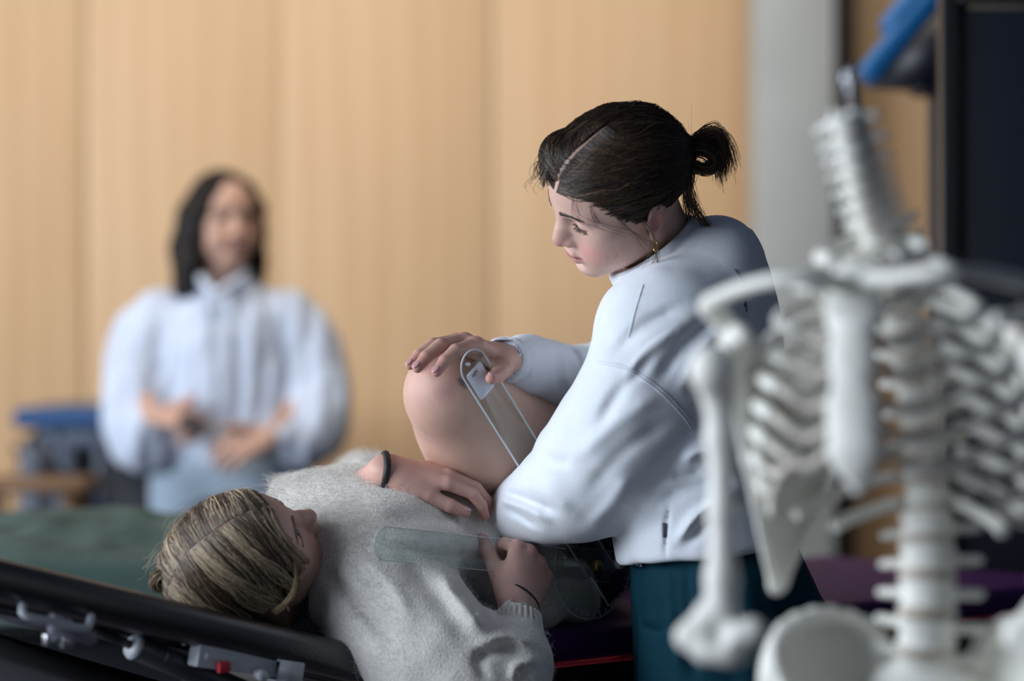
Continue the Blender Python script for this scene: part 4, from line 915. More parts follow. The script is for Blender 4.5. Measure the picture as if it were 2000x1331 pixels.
    simple('red_tab', box(H(437, 1304, .0), (.008, .004, .0065), RT, .001), M['red'], tb)
    simple('peg', tube([H(503, 1315, -.005), H(515, 1322, .012)], .007, 12), M['cream_metal'], tb, True)
    for px, py in ((20, 1169), (72, 1179), (190, 1205), (193, 1216), (258, 1221), (277, 1236), (345, 1245), (360, 1257), (515, 1288)):
        simple('screw', tube([H(px, py, -.035), H(px, py, -.022)], .0032, 8), M['steel'], tb, True)
    # base frame below
    simple('side_beam', box(T(.45, -.08, .752), (.68, .025, .032), RT, .004), M['black_metal'], tb); simple('side_beam', box(T(.45, -.54, .752), (.68, .025, .032), RT, .004), M['black_metal'], tb)
    simple('release_lever', tube(catmull([T(.05, -.02, .757), T(.25, .0, .748), T(.50, .01, .744)], 16), .006, 10), M['black_metal'], tb, True); simple('lever_joint', tube([T(.155, .005, .752), T(.185, .008, .751)], .009, 12), M['steel'], tb, True)
    for t in (.15, 1.0):
        simple('lifting_column', box(T(t, -.31, .40), (.06, .06, .34), RT, .006), M['black_metal'], tb); simple('foot_beam', box(T(t, -.31, .04), (.04, .30, .03), RT, .006), M['black_metal'], tb)
    simple('base_beam', box(T(.575, -.31, .06), (.44, .04, .03), RT, .006), M['black_metal'], tb)
    simple('headrest_stay', tube([T(-.28, -.31, .70), T(-.75, -.31, .86)], .018, 10), M['black_metal'], tb, True); simple('cross_beam', box(T(-.20, -.31, .735), (.03, .26, .025), RT, .004), M['black_metal'], tb)
table()

# ------------------------------------------------------------------ the person lying on the table
def knit_mat():
    m, nt, b = new_mat('mohair_knit'); co = coords(nt, (1, 1, 1.25), (.3, .2, .75))
    v = N(nt, 'ShaderNodeTexVoronoi'); v.inputs['Scale'].default_value = 340; v.inputs['Randomness'].default_value = .8; nt.links.new(co, v.inputs['Vector'])
    n = N(nt, 'ShaderNodeTexNoise'); n.inputs['Scale'].default_value = 900; n.inputs['Detail'].default_value = 2; nt.links.new(co, n.inputs[0])
    r = N(nt, 'ShaderNodeValToRGB'); r.color_ramp.elements[0].position = .05; r.color_ramp.elements[0].color = (.90, .88, .83, 1); r.color_ramp.elements[1].position = .75; r.color_ramp.elements[1].color = (.64, .61, .56, 1); nt.links.new(v.outputs['Distance'], r.inputs[0])  # holes between stitches coloured darker, their shade put into the ramp
    nt.links.new(r.outputs[0], b.inputs['Base Color']); b.inputs['Roughness'].default_value = .95; b.inputs['Specular IOR Level'].default_value = .1; b.inputs['Sheen Weight'].default_value = .5
    a = N(nt, 'ShaderNodeMath', operation='SUBTRACT'); nt.links.new(n.outputs[0], a.inputs[0]); mu = N(nt, 'ShaderNodeMath', operation='MULTIPLY'); mu.inputs[1].default_value = 2.2; nt.links.new(v.outputs['Distance'], mu.inputs[0]); nt.links.new(mu.outputs[0], a.inputs[1])
    u = N(nt, 'ShaderNodeBump'); u.inputs['Strength'].default_value = .35; u.inputs['Distance'].default_value = .002; nt.links.new(a.outputs[0], u.inputs['Height']); nt.links.new(u.outputs[0], b.inputs['Normal']); return m
M['knit'] = knit_mat(); M['fluff'] = mat('mohair_fibre', (.74, .72, .68), .9, col2=(.80, .78, .74), nscale=40, spec=.1)
M['denim'] = mat('dark_denim', (.010, .013, .022), .8, col2=(.016, .02, .032), nscale=80, bump=.3, bscale=600); M['band'] = mat('black_elastic', (.008, .008, .009), .6, col2=(.012, .012, .013), nscale=80)
UP_ = unit((.62, .785, 0)); NP_ = np.array((UP_[1], -UP_[0], 0)); HIP = np.array((.001, 3.616, .915))
RP = np.stack([-NP_, (0, 0, 1), UP_], 1)                          # lofts run along the spine: x = far side, y = up, z = towards the feet
def patient():
    root = thing('person', 'fair-haired person in a fluffy cream sweater lying on the treatment table, one knee drawn up', 'person', tuple(HIP - (0, 0, .9)))
    R0 = np.array([[.5705, .721, -.393], [-.510, -.064, -.858], [-.6437, .690, .331]]); R, _ = np.linalg.qr(R0); R *= np.sign(np.diag(R.T @ R0))
    hc = P(487, 1107, 3.14); sc = .945; H = lambda p: np.asarray(p) @ R.T * sc + hc
    sk = np.array((.57, .365, .305)); red = (.54, .27, .24)
    nb = np.array((-.285, 3.27, .905))
    c = Clay(hc - (.16, .18, .15), hc + (.18, .22, .17), .0017); c.frame(R, hc, sc); build_head(c, neck=False); headclay = c; c.frame()
    c.chain([H((0, -.018, -.03)), H((0, -.03, -.075)), nb], [.052, .047, .058], .02)
    V, F = c.mesh(); p = (V - hc) @ R / sc; parts, cols = [(V, F)], [head_tints(p, sk, (.42, .14, .15), (.52, .22, .20))]
    K = P(884, 772, 3.255); J = np.array((.07, 3.56, .925)); A = P(1180, 856, 3.60)
    # ---- sweater
    c = Clay(P(560, 1400, 3.1) - (.05, .22, 0), P(1180, 900, 3.5) + (.05, .36, .03), .0038)
    c.frame(RP, HIP)
    c.loft([(-.50, .0, .010, .075, .055), (-.455, 0, .025, .135, .080), (-.40, 0, .034, .185, .096), (-.30, 0, .036, .188, .098), (-.20, 0, .030, .182, .093), (-.10, 0, .016, .178, .086), (-.02, 0, .004, .178, .080), (.05, 0, -.012, .178, .070)], .02, power=2.3)
    c.frame()
    c.chain([P(715, 1120, 3.22), P(785, 1210, 3.15), P(880, 1305, 3.10), P(950, 1352, 3.09)], [.090, .082, .075, .068], .035, n=9)
    c.chain([P(955, 1350, 3.09), P(995, 1310, 3.10), P(1010, 1262, 3.14)], [.066, .052, .034], .02, n=6)
    c.cone(P(925, 1080, 3.32), P(985, 1170, 3.33), .05, .045, .03)
    c.cone(P(1010, 1262, 3.135), P(1010, 1210, 3.160), .033, .0295, .006)
    c.chain([HIP - UP_ * .41 - NP_ * .14 + (0, 0, .02), P(690, 1005, 3.70), P(722, 945, 3.50)], [.085, .06, .042], .03, n=7)
    c.cone(P(1012, 1222, 3.155), P(1013, 1158, 3.19), .0265, .028, .002, 'sub')
    c.chain([P(1060, 1190, 3.36), P(1110, 1160, 3.42), P(1135, 1185, 3.42)], [.035, .032, .022], .03)       # loose hem lying on the mattress
    # neck opening with a rolled edge
    nd = unit(H((0, -.02, -.05)) - nb); c.cone(nb + nd * .01, nb + nd * .14, .060, .080, .010, 'sub')
    Bn = basis(nd); ring = [nb + nd * .028 + Bn @ np.array([.068 * math.cos(a), .066 * math.sin(a), 0]) for a in np.linspace(0, 2 * math.pi, 25)]; c.chain(ring, .014, .012)
    # opening where the raised thigh leaves the sweater
    c.cone(J + (K - J) * .05, K, .098, .062, .004, 'sub')
    c.bump(lambda q: .006 * noise(q, .08) + .003 * noise(q, .035))
    c.folds([([(640, 1120), (700, 1180), (760, 1250)], 16, -.010), ([(790, 1100), (860, 1180), (920, 1260)], 20, -.009), ([(860, 1120), (900, 1180), (945, 1230)], 13, .010), ([(905, 1110), (935, 1170), (960, 1230)], 12, -.005), ([(700, 1090), (760, 1140), (800, 1200)], 16, .008), ([(930, 1290), (975, 1270), (1020, 1275)], 12, -.008), ([(925, 1270), (985, 1245), (1045, 1262)], 11, .007), ([(950, 1331), (935, 1295), (945, 1262)], 11, -.007), ([(1000, 1331), (1010, 1300), (1050, 1290)], 10, .008), ([(740, 1020), (820, 1010), (900, 1020)], 18, -.005), ([(950, 1050), (975, 1110), (990, 1170)], 12, .008)], dmax=3.4)
    sweater_clay = c
    def skin_at(px, py, up): q = P(px, py, 1.) - (0, 0, CAM_H); return drape(np.array([P(px, py, 3.2)]), sweater_clay, q, 0)[0] + np.array((0, -.3, 1)) / 1.044 * up
    # left hand flat on the belly
    w1 = skin_at(756, 946, .020); kn1 = skin_at(846, 957, .022); ti1 = skin_at(918, 1000, .008); c = Clay(w1 + (-.12, -.20, -.14), w1 + (.24, .18, .09), .0017)
    h1 = build_hand(c, w1, kn1 - w1, np.array((-.05, -.40, .9)), (.3, .3, .2), -1, .92, .03, thumb_dir=skin_at(850, 978, .008) - w1, forearm=w1 + np.array((-.05, .085, -.035)), fr=.026, curls=[(.30, .50, .35), (.32, .45, .3), (.34, .45, .3), (.36, .45, .3)])
    V, F = c.mesh(); parts.append((V, F)); cols.append(hand_tints(V, np.tile(sk * (1.04, .96, .96), (len(V), 1)), h1, red, 0))
    # right hand holds the goniometer, thumb up
    w2 = P(1012, 1188, 3.175); c = Clay(w2 + (-.10, -.14, -.10), w2 + (.14, .18, .16), .0016)
    h2 = build_hand(c, w2, P(1032, 1120, 3.215) - w2, (.45, -.88, .15), (1.2, 1.2, .6), 1, .97, .04, thumb_dir=np.array((-.34, .68, .60)), thumb=(.4, .1, .05), forearm=P(1008, 1270, 3.14), fr=.032, wr=.024,
                    curls=[(.95, 1.15, .5), (1.15, 1.25, .7), (1.3, 1.3, .7), (1.4, 1.3, .7)])
    V, F = c.mesh(); parts.append((V, F)); cols.append(hand_tints(V, np.tile(sk * (1.0, .95, .98), (len(V), 1)), h2, red, 0))
    # legs: right thigh drawn up to the chest, left leg straight
    c = Clay(np.minimum.reduce([K, J, A]) - .13, np.maximum.reduce([K, J, A]) + .13, .0035)
    mid = (K + J) / 2
    c.chain([K, K + (J - K) * .12, K + (J - K) * .25, mid, K + (J - K) * .78, J], [.058, .068, .075, .083, .090, .098], .03)
    c.chain([K, K + (A - K) * .25 + (0, 0, -.008), K + (A - K) * .55, A], [.054, .054, .046, .034], .018)
    c.ell(K + unit(K - J) * .010 + unit(K - A) * .014, (.028, .030, .030), .06)
    c.ell(K + (A - K) * .34 + (0, 0, -.03), (.05, .055, .045), .03)
    # foot of the bent leg
    c.chain([A, A + unit(A - K) * .05 + (0, 0, -.01), A + np.array((.13, .05, .02))], [.034, .036, .026], .02)
    V, F = c.mesh(); C = np.tile(sk * (1.04, 1.04, .98), (len(V), 1))
    q = K + unit(K - J) * .04; w = np.clip(1 - np.linalg.norm(V - (K + (-.03, -.04, .01)), axis=1) / .07, 0, 1)[:, None] * .45; C = C * (1 - w) + np.array((.60, .30, .27)) * w
    for px, py, r, col, am in ((872, 765, .016, (.30, .17, .19), .5), (903, 748, .0055, (.03, .06, .10), .85), (898, 742, .004, (.03, .06, .10), .8), (908, 755, .004, (.03, .06, .10), .8)):
        s0 = P(px, py, 3.2); dd = V - s0; dd[:, 1] *= .15; w = np.clip(1.2 - np.linalg.norm(dd, axis=1) / r, 0, 1)[:, None] * am; C = C * (1 - w) + np.array(col) * w
    parts.append((V, F)); cols.append(C)
    cb = Clay(HIP + (-.45, -.55, -.12), HIP + (.75, .85, .20), .010); cb.frame(RP, HIP)
    cb.loft([(-.47, 0, .0, .06, .05), (-.42, 0, .02, .13, .07), (-.30, 0, .028, .135, .082), (-.15, 0, .02, .125, .078), (-.02, 0, .005, .15, .085), (.06, 0, 0, .14, .08)], .02)
    cb.chain([(.085, 0, .0), (.09, -.01, .42), (.09, -.035, .80)], [.08, .055, .035], .03); cb.chain([(.09, -.035, .80), (.09, .06, .86)], [.034, .025], .02)
    cb.frame(); cb.chain([P(735, 1140, 3.2), P(955, 1345, 3.10), w2], [.045, .036, .024], .02); cb.chain([HIP - UP_ * .42 - NP_ * .15, P(695, 1012, 3.70), w1], [.04, .028, .02], .02)
    V, F = cb.mesh(); parts.append((V, F)); cols.append(np.tile(sk, (len(V), 1)))
    V, F = join(parts); body = link_mesh('body', V, F, M['skin'], root, cols=np.concatenate(cols))
    nm = mat('nail_pale', (.62, .40, .40), .3, col2=(.58, .36, .36), nscale=100, coat=.2)
    for hh, ups in ((h2, {4: (-.1, -.95, .1), 0: (.5, -.8, .2)}), (h1, {})):
        for i, (t, q, r) in enumerate(hh['tips']):
            if hh is h2 and i not in ups: continue
            d = unit(t - q); u0 = np.asarray(ups.get(i, hh['R'][:, 2]), float); up = unit(u0 - d * (u0 @ d)); cN = Clay(t - .02, t + .02, .001)
            cN.ell(t + up * r * .60 - d * r * .15, (r * .8, r * .6, r * .2), 0, R=basis(up, d)); v, f = cN.mesh(); link_mesh('fingernail', v, f, nm, body)
    for nme, (v, f) in (('eyebrows', brow_hairs(R, hc, sc, headclay, 4)), ('eyelashes', lash_hairs(R, hc, sc, 5, .55))):
        o = link_mesh(nme, v, f, M['hair'], body, cols=np.tile((.36, .23, .18) if nme == 'eyebrows' else (.04, .025, .02), (len(v), 1))); o['kind'] = 'stuff'

    # ---- hair: parted, falling to both sides, small knot
    EC, ER = np.array((0, -.006, .046)), np.array((.080, .103, .088)); g = np.random.default_rng(21)
    part = [(0, .086, .075), (.001, .070, .103), (.002, .025, .131), (-.001, -.020, .134), (.002, -.060, .120), (.0, -.092, .085)]
    c = Clay(hc - .17, hc + .17, .0022); c.frame(R, hc, sc); c.ell(EC, ER - .0006, .01); c.half((0, .083, .080), (0, .80, -.60), .008)
    c.chain([(.070, -.01, .02), (.078, -.02, -.03)], [.022, .018], .02); c.chain([(-.066, -.01, .02), (-.072, -.02, -.03)], [.022, .018], .02)
    V, F = c.mesh(); p = (V - hc) @ R / sc; Cc = np.tile((.085, .055, .036), (len(p), 1)); pl = catmull(part, 30)
    xp = np.interp(-p[:, 1], -pl[:, 1], pl[:, 0]); w = (np.clip(1.5 - np.abs(p[:, 0] - xp) / .0022, 0, 1) * (p[:, 2] > .05))[:, None]; Cc = Cc * (1 - w) + np.array((.44, .27, .23)) * w
    cap = link_mesh('hair', V, F, M['hair'], root, cols=Cc); allV, allC = [], []
    dk, lt = (.085, .056, .037), (.50, .39, .26)
    for sd, S, sdd in ((1, 1500, 31), (-1, 1300, 32)):
        t = g.random(S) ** .9; k = (t * 99).astype(int); pp = catmull(part, 100)[k]; cl = np.floor(t * 26); cg = np.random.default_rng(77 + sdd); cj = cg.normal(size=40)[cl.astype(int)]
        a = pp + np.stack([sd * (.0006 + .0026 * g.random(S) + .0006 * cj), g.normal(size=S) * .0018, np.zeros(S)], 1)
        yb = .062 - .150 * t + .010 * cj + .005 * g.normal(size=S); zb = -.050 + .012 * g.normal(size=S)
        b = np.stack([sd * (.066 - .05 * np.clip(t - .6, 0, 1)), yb, zb], 1); m = np.stack([sd * (.118 + .012 * g.random(S)), a[:, 1] * .55 + yb * .45 + .012, .085 + .012 * g.normal(size=S) + .01 * cj], 1)
        ph = skull_paths(a, m, b, EC, ER, 20, -.0009 + .0009 * g.random(S), .004 + .008 * g.random(S) + .003 * np.abs(cj), .018, sdd)
        v, f = strands(ph @ R.T * sc + hc, .00060, .00042, sdd); allV.append((v, f)); fr = np.clip(.30 + .22 * cj, .08, .8); lightm = g.random(S) < fr
        cc = np.where(lightm[:, None], np.asarray(lt) * (1 + .2 * g.normal(size=(S, 1))), np.asarray(dk) * (1 + .3 * g.normal(size=(S, 1)))); cc = np.clip(cc, .01, 1); allC.append(np.repeat(cc, 60, 0))
    v, f = join(allV); o = link_mesh('combed_strands', v, f, M['hair'], cap, cols=np.concatenate(allC)); o['kind'] = 'stuff'
    bun, bunC = [], []
    def wisps(cv, cnt, s0, s1, n, r0, r1, base, light, fr, seed):
        ph = free_strands(cv, cnt, s0, s1, n, seed); v, f = strands(ph, r0, r1, seed); bun.append((v, f)); bunC.append(strand_cols(len(ph), n, base, .25, light, fr, seed))
    Q = lambda px, py, dd=0.: P(px, py, 3.08 + dd)
    wisps([[Q(355, 1120, .03), Q(330, 1118, .0), Q(306, 1126, -.01), Q(302, 1142), Q(322, 1146, .01), Q(345, 1140, .02)], [Q(350, 1130, .03), Q(325, 1125, .01), Q(308, 1134), Q(318, 1148), Q(350, 1150, .02), Q(372, 1160, .02)]], 120, .003, .004, 16, .0005, .0004, (.20, .14, .09), (.55, .42, .28), .4, 41)
    wisps([[Q(372, 1105, -.02), Q(366, 1135, -.03), Q(395, 1162, -.03), Q(440, 1165, -.025), Q(490, 1140, -.02)], [Q(385, 1110, -.02), Q(372, 1150, -.03), Q(420, 1172, -.03), Q(470, 1178, -.02)]], 22, .0018, .004, 18, .0004, .0003, lt, (.62, .5, .34), .4, 42)
    wisps([[Q(572, 1085, -.005), Q(578, 1120, -.02), Q(573, 1155, -.03), Q(556, 1180, -.03), Q(535, 1196, -.02)]], 16, .0008, .0018, 16, .0004, .0003, (.50, .38, .22), (.62, .48, .28), .5, 43)
    wisps([[Q(345, 1060), Q(316, 1080, -.01), Q(300, 1105, -.01), Q(285, 1118)], [Q(350, 1030), Q(380, 1005, .02), Q(420, 985, .03), Q(470, 968, .04)], [Q(400, 1010), Q(440, 972, .03), Q(500, 958, .04), Q(540, 965, .05)], [Q(330, 1070), Q(330, 1040), Q(350, 1010), Q(380, 990, .02)]], 14, .003, .009, 12, .00022, .00012, lt, None, 0, 44)
    v, f = join(bun); o = link_mesh('knot_and_wisps', v, f, M['hair'], cap, cols=np.concatenate(bunC)); o['kind'] = 'stuff'

    # ---- sweater
    c = sweater_clay
    V, F = c.mesh(); sw = link_mesh('sweater', V, F, M['knit'], root); NV = normals(V, F)
    # mohair fibres
    g = np.random.default_rng(9); pxv = 1000 + V[:, 0] / V[:, 1] * F_PX; pyv = HORIZ - (V[:, 2] - CAM_H) / V[:, 1] * F_PX
    wt = (.25 + 2.5 * np.clip((NV[:, 2] - .1), 0, 1) * np.clip((830 - pxv) / 200, 0, 1) + 3 * np.exp(-((pxv - 680) / 50) ** 2 - ((pyv - 1035) / 45) ** 2)) * (NV[:, 1] < .6); wt /= wt.sum()
    S = 20000; i = g.choice(len(V), S, p=wt); n = NV[i]; tan = unit_rows(np.cross(n, g.normal(size=(S, 3)))); L = (.004 + .013 * g.random((S, 1)) ** 2) * np.where(pxv[i] < 800, 1.0, .55)[:, None]
    b0 = V[i] - n * .0005; ph = np.stack([b0, b0 + L * (.55 * n + .25 * tan), b0 + L * (.75 * n + .85 * tan), b0 + L * (.80 * n + 1.5 * tan)], 1)
    v, f = strands(ph, .00019, .00008, 3); o = link_mesh('mohair_fibres', v, f, M['fluff'], sw); o['kind'] = 'stuff'
    # ribs of the near cuff
    a, b = P(1010, 1262, 3.136), P(1010, 1205, 3.161); ax = unit(b - a); Bc = basis(ax)
    for k in range(26):
        an = k / 26 * 2 * math.pi; o0 = Bc @ np.array([math.cos(an), math.sin(an), 0]); simple('cuff_rib', tube([a + o0 * .0335, (a + b) / 2 + o0 * .0320, b + o0 * .0298], .0030, 6), M['knit'], sw, True)
    # hair band and watch on the wrists
    Bw = h2['R']; wv = h2['W']((.014, 0, -.001))
    simple('wrist_band', tube([wv + Bw @ np.array([.006 * math.cos(a), .0285 * math.cos(a), .0222 * math.sin(a)]) for a in np.linspace(0, 2 * math.pi, 37)], .0017, 8), M['band'], root, True)
    ax = unit(kn1 - w1); Bw = basis(ax, (0, 0, 1)); simple('watch', tube([w1 - ax * .004 + Bw @ np.array([.0215 * math.cos(a), .0275 * math.sin(a), 0]) for a in np.linspace(0, 2 * math.pi, 33)], .005, 8, ell=1.0), M['band'], root, True)
    # ---- denim shorts
    c = Clay(HIP + (-.28, -.30, -.12), HIP + (.38, .35, .16), .005); c.frame(RP, HIP)
    c.loft([(-.04, 0, .0, .168, .086), (.02, 0, -.004, .172, .090), (.10, .0, -.006, .168, .090), (.15, .03, -.01, .13, .085)], .02)
    c.chain([(.085, 0, .05), (.09, 0, .22)], [.092, .088], .03); c.frame(); c.cone(J, J + (K - J) * .20, .108, .106, .03)
    c.cone(J + (K - J) * .18, J + (K - J) * .5, .099, .10, .002, 'sub')
    V, F = c.mesh(); link_mesh('shorts', V, F, M['denim'], root)
patient()

# ------------------------------------------------------------------ goniometer
def acrylic():
    m, nt, b = new_mat('clear_acrylic'); out = nt.nodes['Material Output']
    t = N(nt, 'ShaderNodeBsdfTransparent'); t.inputs[0].default_value = (.865, .905, .89, 1); gl = N(nt, 'ShaderNodeBsdfGlossy'); gl.inputs['Roughness'].default_value = .04; gl.inputs[0].default_value = (.9, .95, 1, 1)
    n = N(nt, 'ShaderNodeTexNoise'); n.inputs['Scale'].default_value = 30; nt.links.new(coords(nt), n.inputs[0]); mr = N(nt, 'ShaderNodeMapRange'); mr.inputs[3].default_value = .03; mr.inputs[4].default_value = .07; nt.links.new(n.outputs[0], mr.inputs[0])
    ad = N(nt, 'ShaderNodeMath', operation='MULTIPLY'); ad.inputs[1].default_value = .7; nt.links.new(mr.outputs[0], ad.inputs[0])
    mx_ = N(nt, 'ShaderNodeMixShader'); nt.links.new(ad.outputs[0], mx_.inputs[0]); nt.links.new(t.outputs[0], mx_.inputs[1]); nt.links.new(gl.outputs[0], mx_.inputs[2]); nt.links.new(mx_.outputs[0], out.inputs[0]); return m
M['acrylic'] = acrylic(); M['edge'] = mat('frosted_acrylic_edge', (.62, .66, .72), .3, col2=(.68, .72, .78), nscale=80); M['sticker'] = mat('paper_sticker', (.62, .66, .74), .7, col2=(.66, .70, .78), nscale=30); M['ink'] = mat('black_ink', (.02, .02, .03), .7, col2=(.03, .03, .04), nscale=60); M['brass'] = mat('brass', (.60, .42, .14), .3, 1.0, col2=(.5, .34, .12), nscale=90)
def goniometer():
    piv = P(1165, 1105, 3.33); k1 = P(925, 718, 3.16); k2 = P(757, 1063, 3.07)
    root = thing('goniometer', 'clear acrylic goniometer with long rounded arms held against the raised thigh', 'goniometer', tuple(piv))
    nrm = unit(np.cross(k1 - piv, k2 - piv)); nrm = nrm if nrm[1] < 0 else -nrm
    def arm(tip, w, off, name):
        x = unit(tip - piv); L = np.linalg.norm(tip - piv); y = np.cross(nrm, x); Rr = np.stack([x, y, nrm], 1)
        o = [(-.03, -w)] + [(L + w * math.sin(a), -w * math.cos(a)) for a in np.linspace(0, math.pi, 17)] + [(-.03, w)]
        ob = simple(name, slab(o, .0032, Rr, piv + nrm * off), M['acrylic'], root)
        rim = np.array([piv + nrm * off + Rr @ np.array((a, b, 0)) for a, b in o]); return ob, Rr, L, rim
    w = .0235
    a1, R1, L1, rim = arm(k1, w, .002, 'arm'); simple('polished_edge', tube(rim, .0013, 6), M['edge'], a1, True)
    a2, R2, L2, rim2 = arm(k2, w * .92, -.002, 'arm'); simple('polished_edge', tube(rim2, .0006, 6), M['edge'], a2, True)
    Rd = R1; disc = simple('disc', slab([(.075 * math.cos(a), .075 * math.sin(a)) for a in np.linspace(0, 2 * math.pi, 60)[:-1]], .003, Rd, piv - nrm * .006), M['acrylic'], root)
    simple('polished_edge', tube([piv - nrm * .006 + Rd @ np.array((.075 * math.cos(a), .075 * math.sin(a), 0)) for a in np.linspace(0, 2 * math.pi, 61)], .0007, 6), M['edge'], disc, True)
    for a in np.linspace(0, 2 * math.pi, 37)[:-1]: simple('degree_mark', box(piv - nrm * .004 + Rd @ np.array((.069 * math.cos(a), .069 * math.sin(a), 0)), (.0035, .00035, .0003), Rd @ np.array([[math.cos(a), -math.sin(a), 0], [math.sin(a), math.cos(a), 0], [0, 0, 1]])), M['edge'], disc)
    simple('rivet', tube([piv - nrm * .009, piv + nrm * .004, piv + nrm * .0065], [.0075, .0075, .005], 20), M['brass'], root, True)
    q = piv + np.array((.033, 0, .003)); simple('rivet', tube([q - nrm * .006, q + nrm * .003], .008, 20), M['edge'], root, True)
    for (p1, p2) in (((1052, 1064), (1100, 1072)), ((1150, 1128), (1185, 1183))):
        z = [P(a, b, 3.30) for a, b in (p1, p2)]; z = [np.array((0, 0, CAM_H)) + (t - (0, 0, CAM_H)) * (((piv - (0, 0, CAM_H)) @ nrm) / ((t - (0, 0, CAM_H)) @ nrm)) + nrm * .004 for t in z]; simple('index_line', tube(z, .0011, 6), M['edge'], root, True)
    def ongon(px, py, off=.006):
        o = np.array((0, 0, CAM_H)); d = P(px, py, 1.) - o; return o + d * (((piv + nrm * off - o) @ nrm) / (d @ nrm))
    cr = [(931, 709), (966, 762), (945, 777), (912, 728)]; cs = np.array([ongon(*p) for p in cr]); ctr = cs.mean(0); x = unit(R1[:, 0]); y = R1[:, 1]
    hw, hl = .0155, .0215; rr = .004
    o = [(sx * (hl - rr) + rr * math.cos(a), sy * (hw - rr) + rr * math.sin(a)) for sx, sy, a0 in ((1, 1, 0), (-1, 1, .5), (-1, -1, 1), (1, -1, 1.5)) for a in np.linspace(a0 * math.pi, (a0 + .5) * math.pi, 6)]
    st = simple('sticker', slab(o, .0006, R1, ctr), M['sticker'], a1)
    v, f = text_mesh('aeH', .0075); simple('print', (ctr + nrm * .0006 + R1 @ np.array((.012, .008, 0)) + v[:, :1] * (-y) + v[:, 1:2] * x, f), M['ink'], st)
    q = ongon(916, 712, .006); simple('hole', tube([q - nrm * .005, q + nrm * .0004], .0024, 12), M['edge'], a1, True)
goniometer()

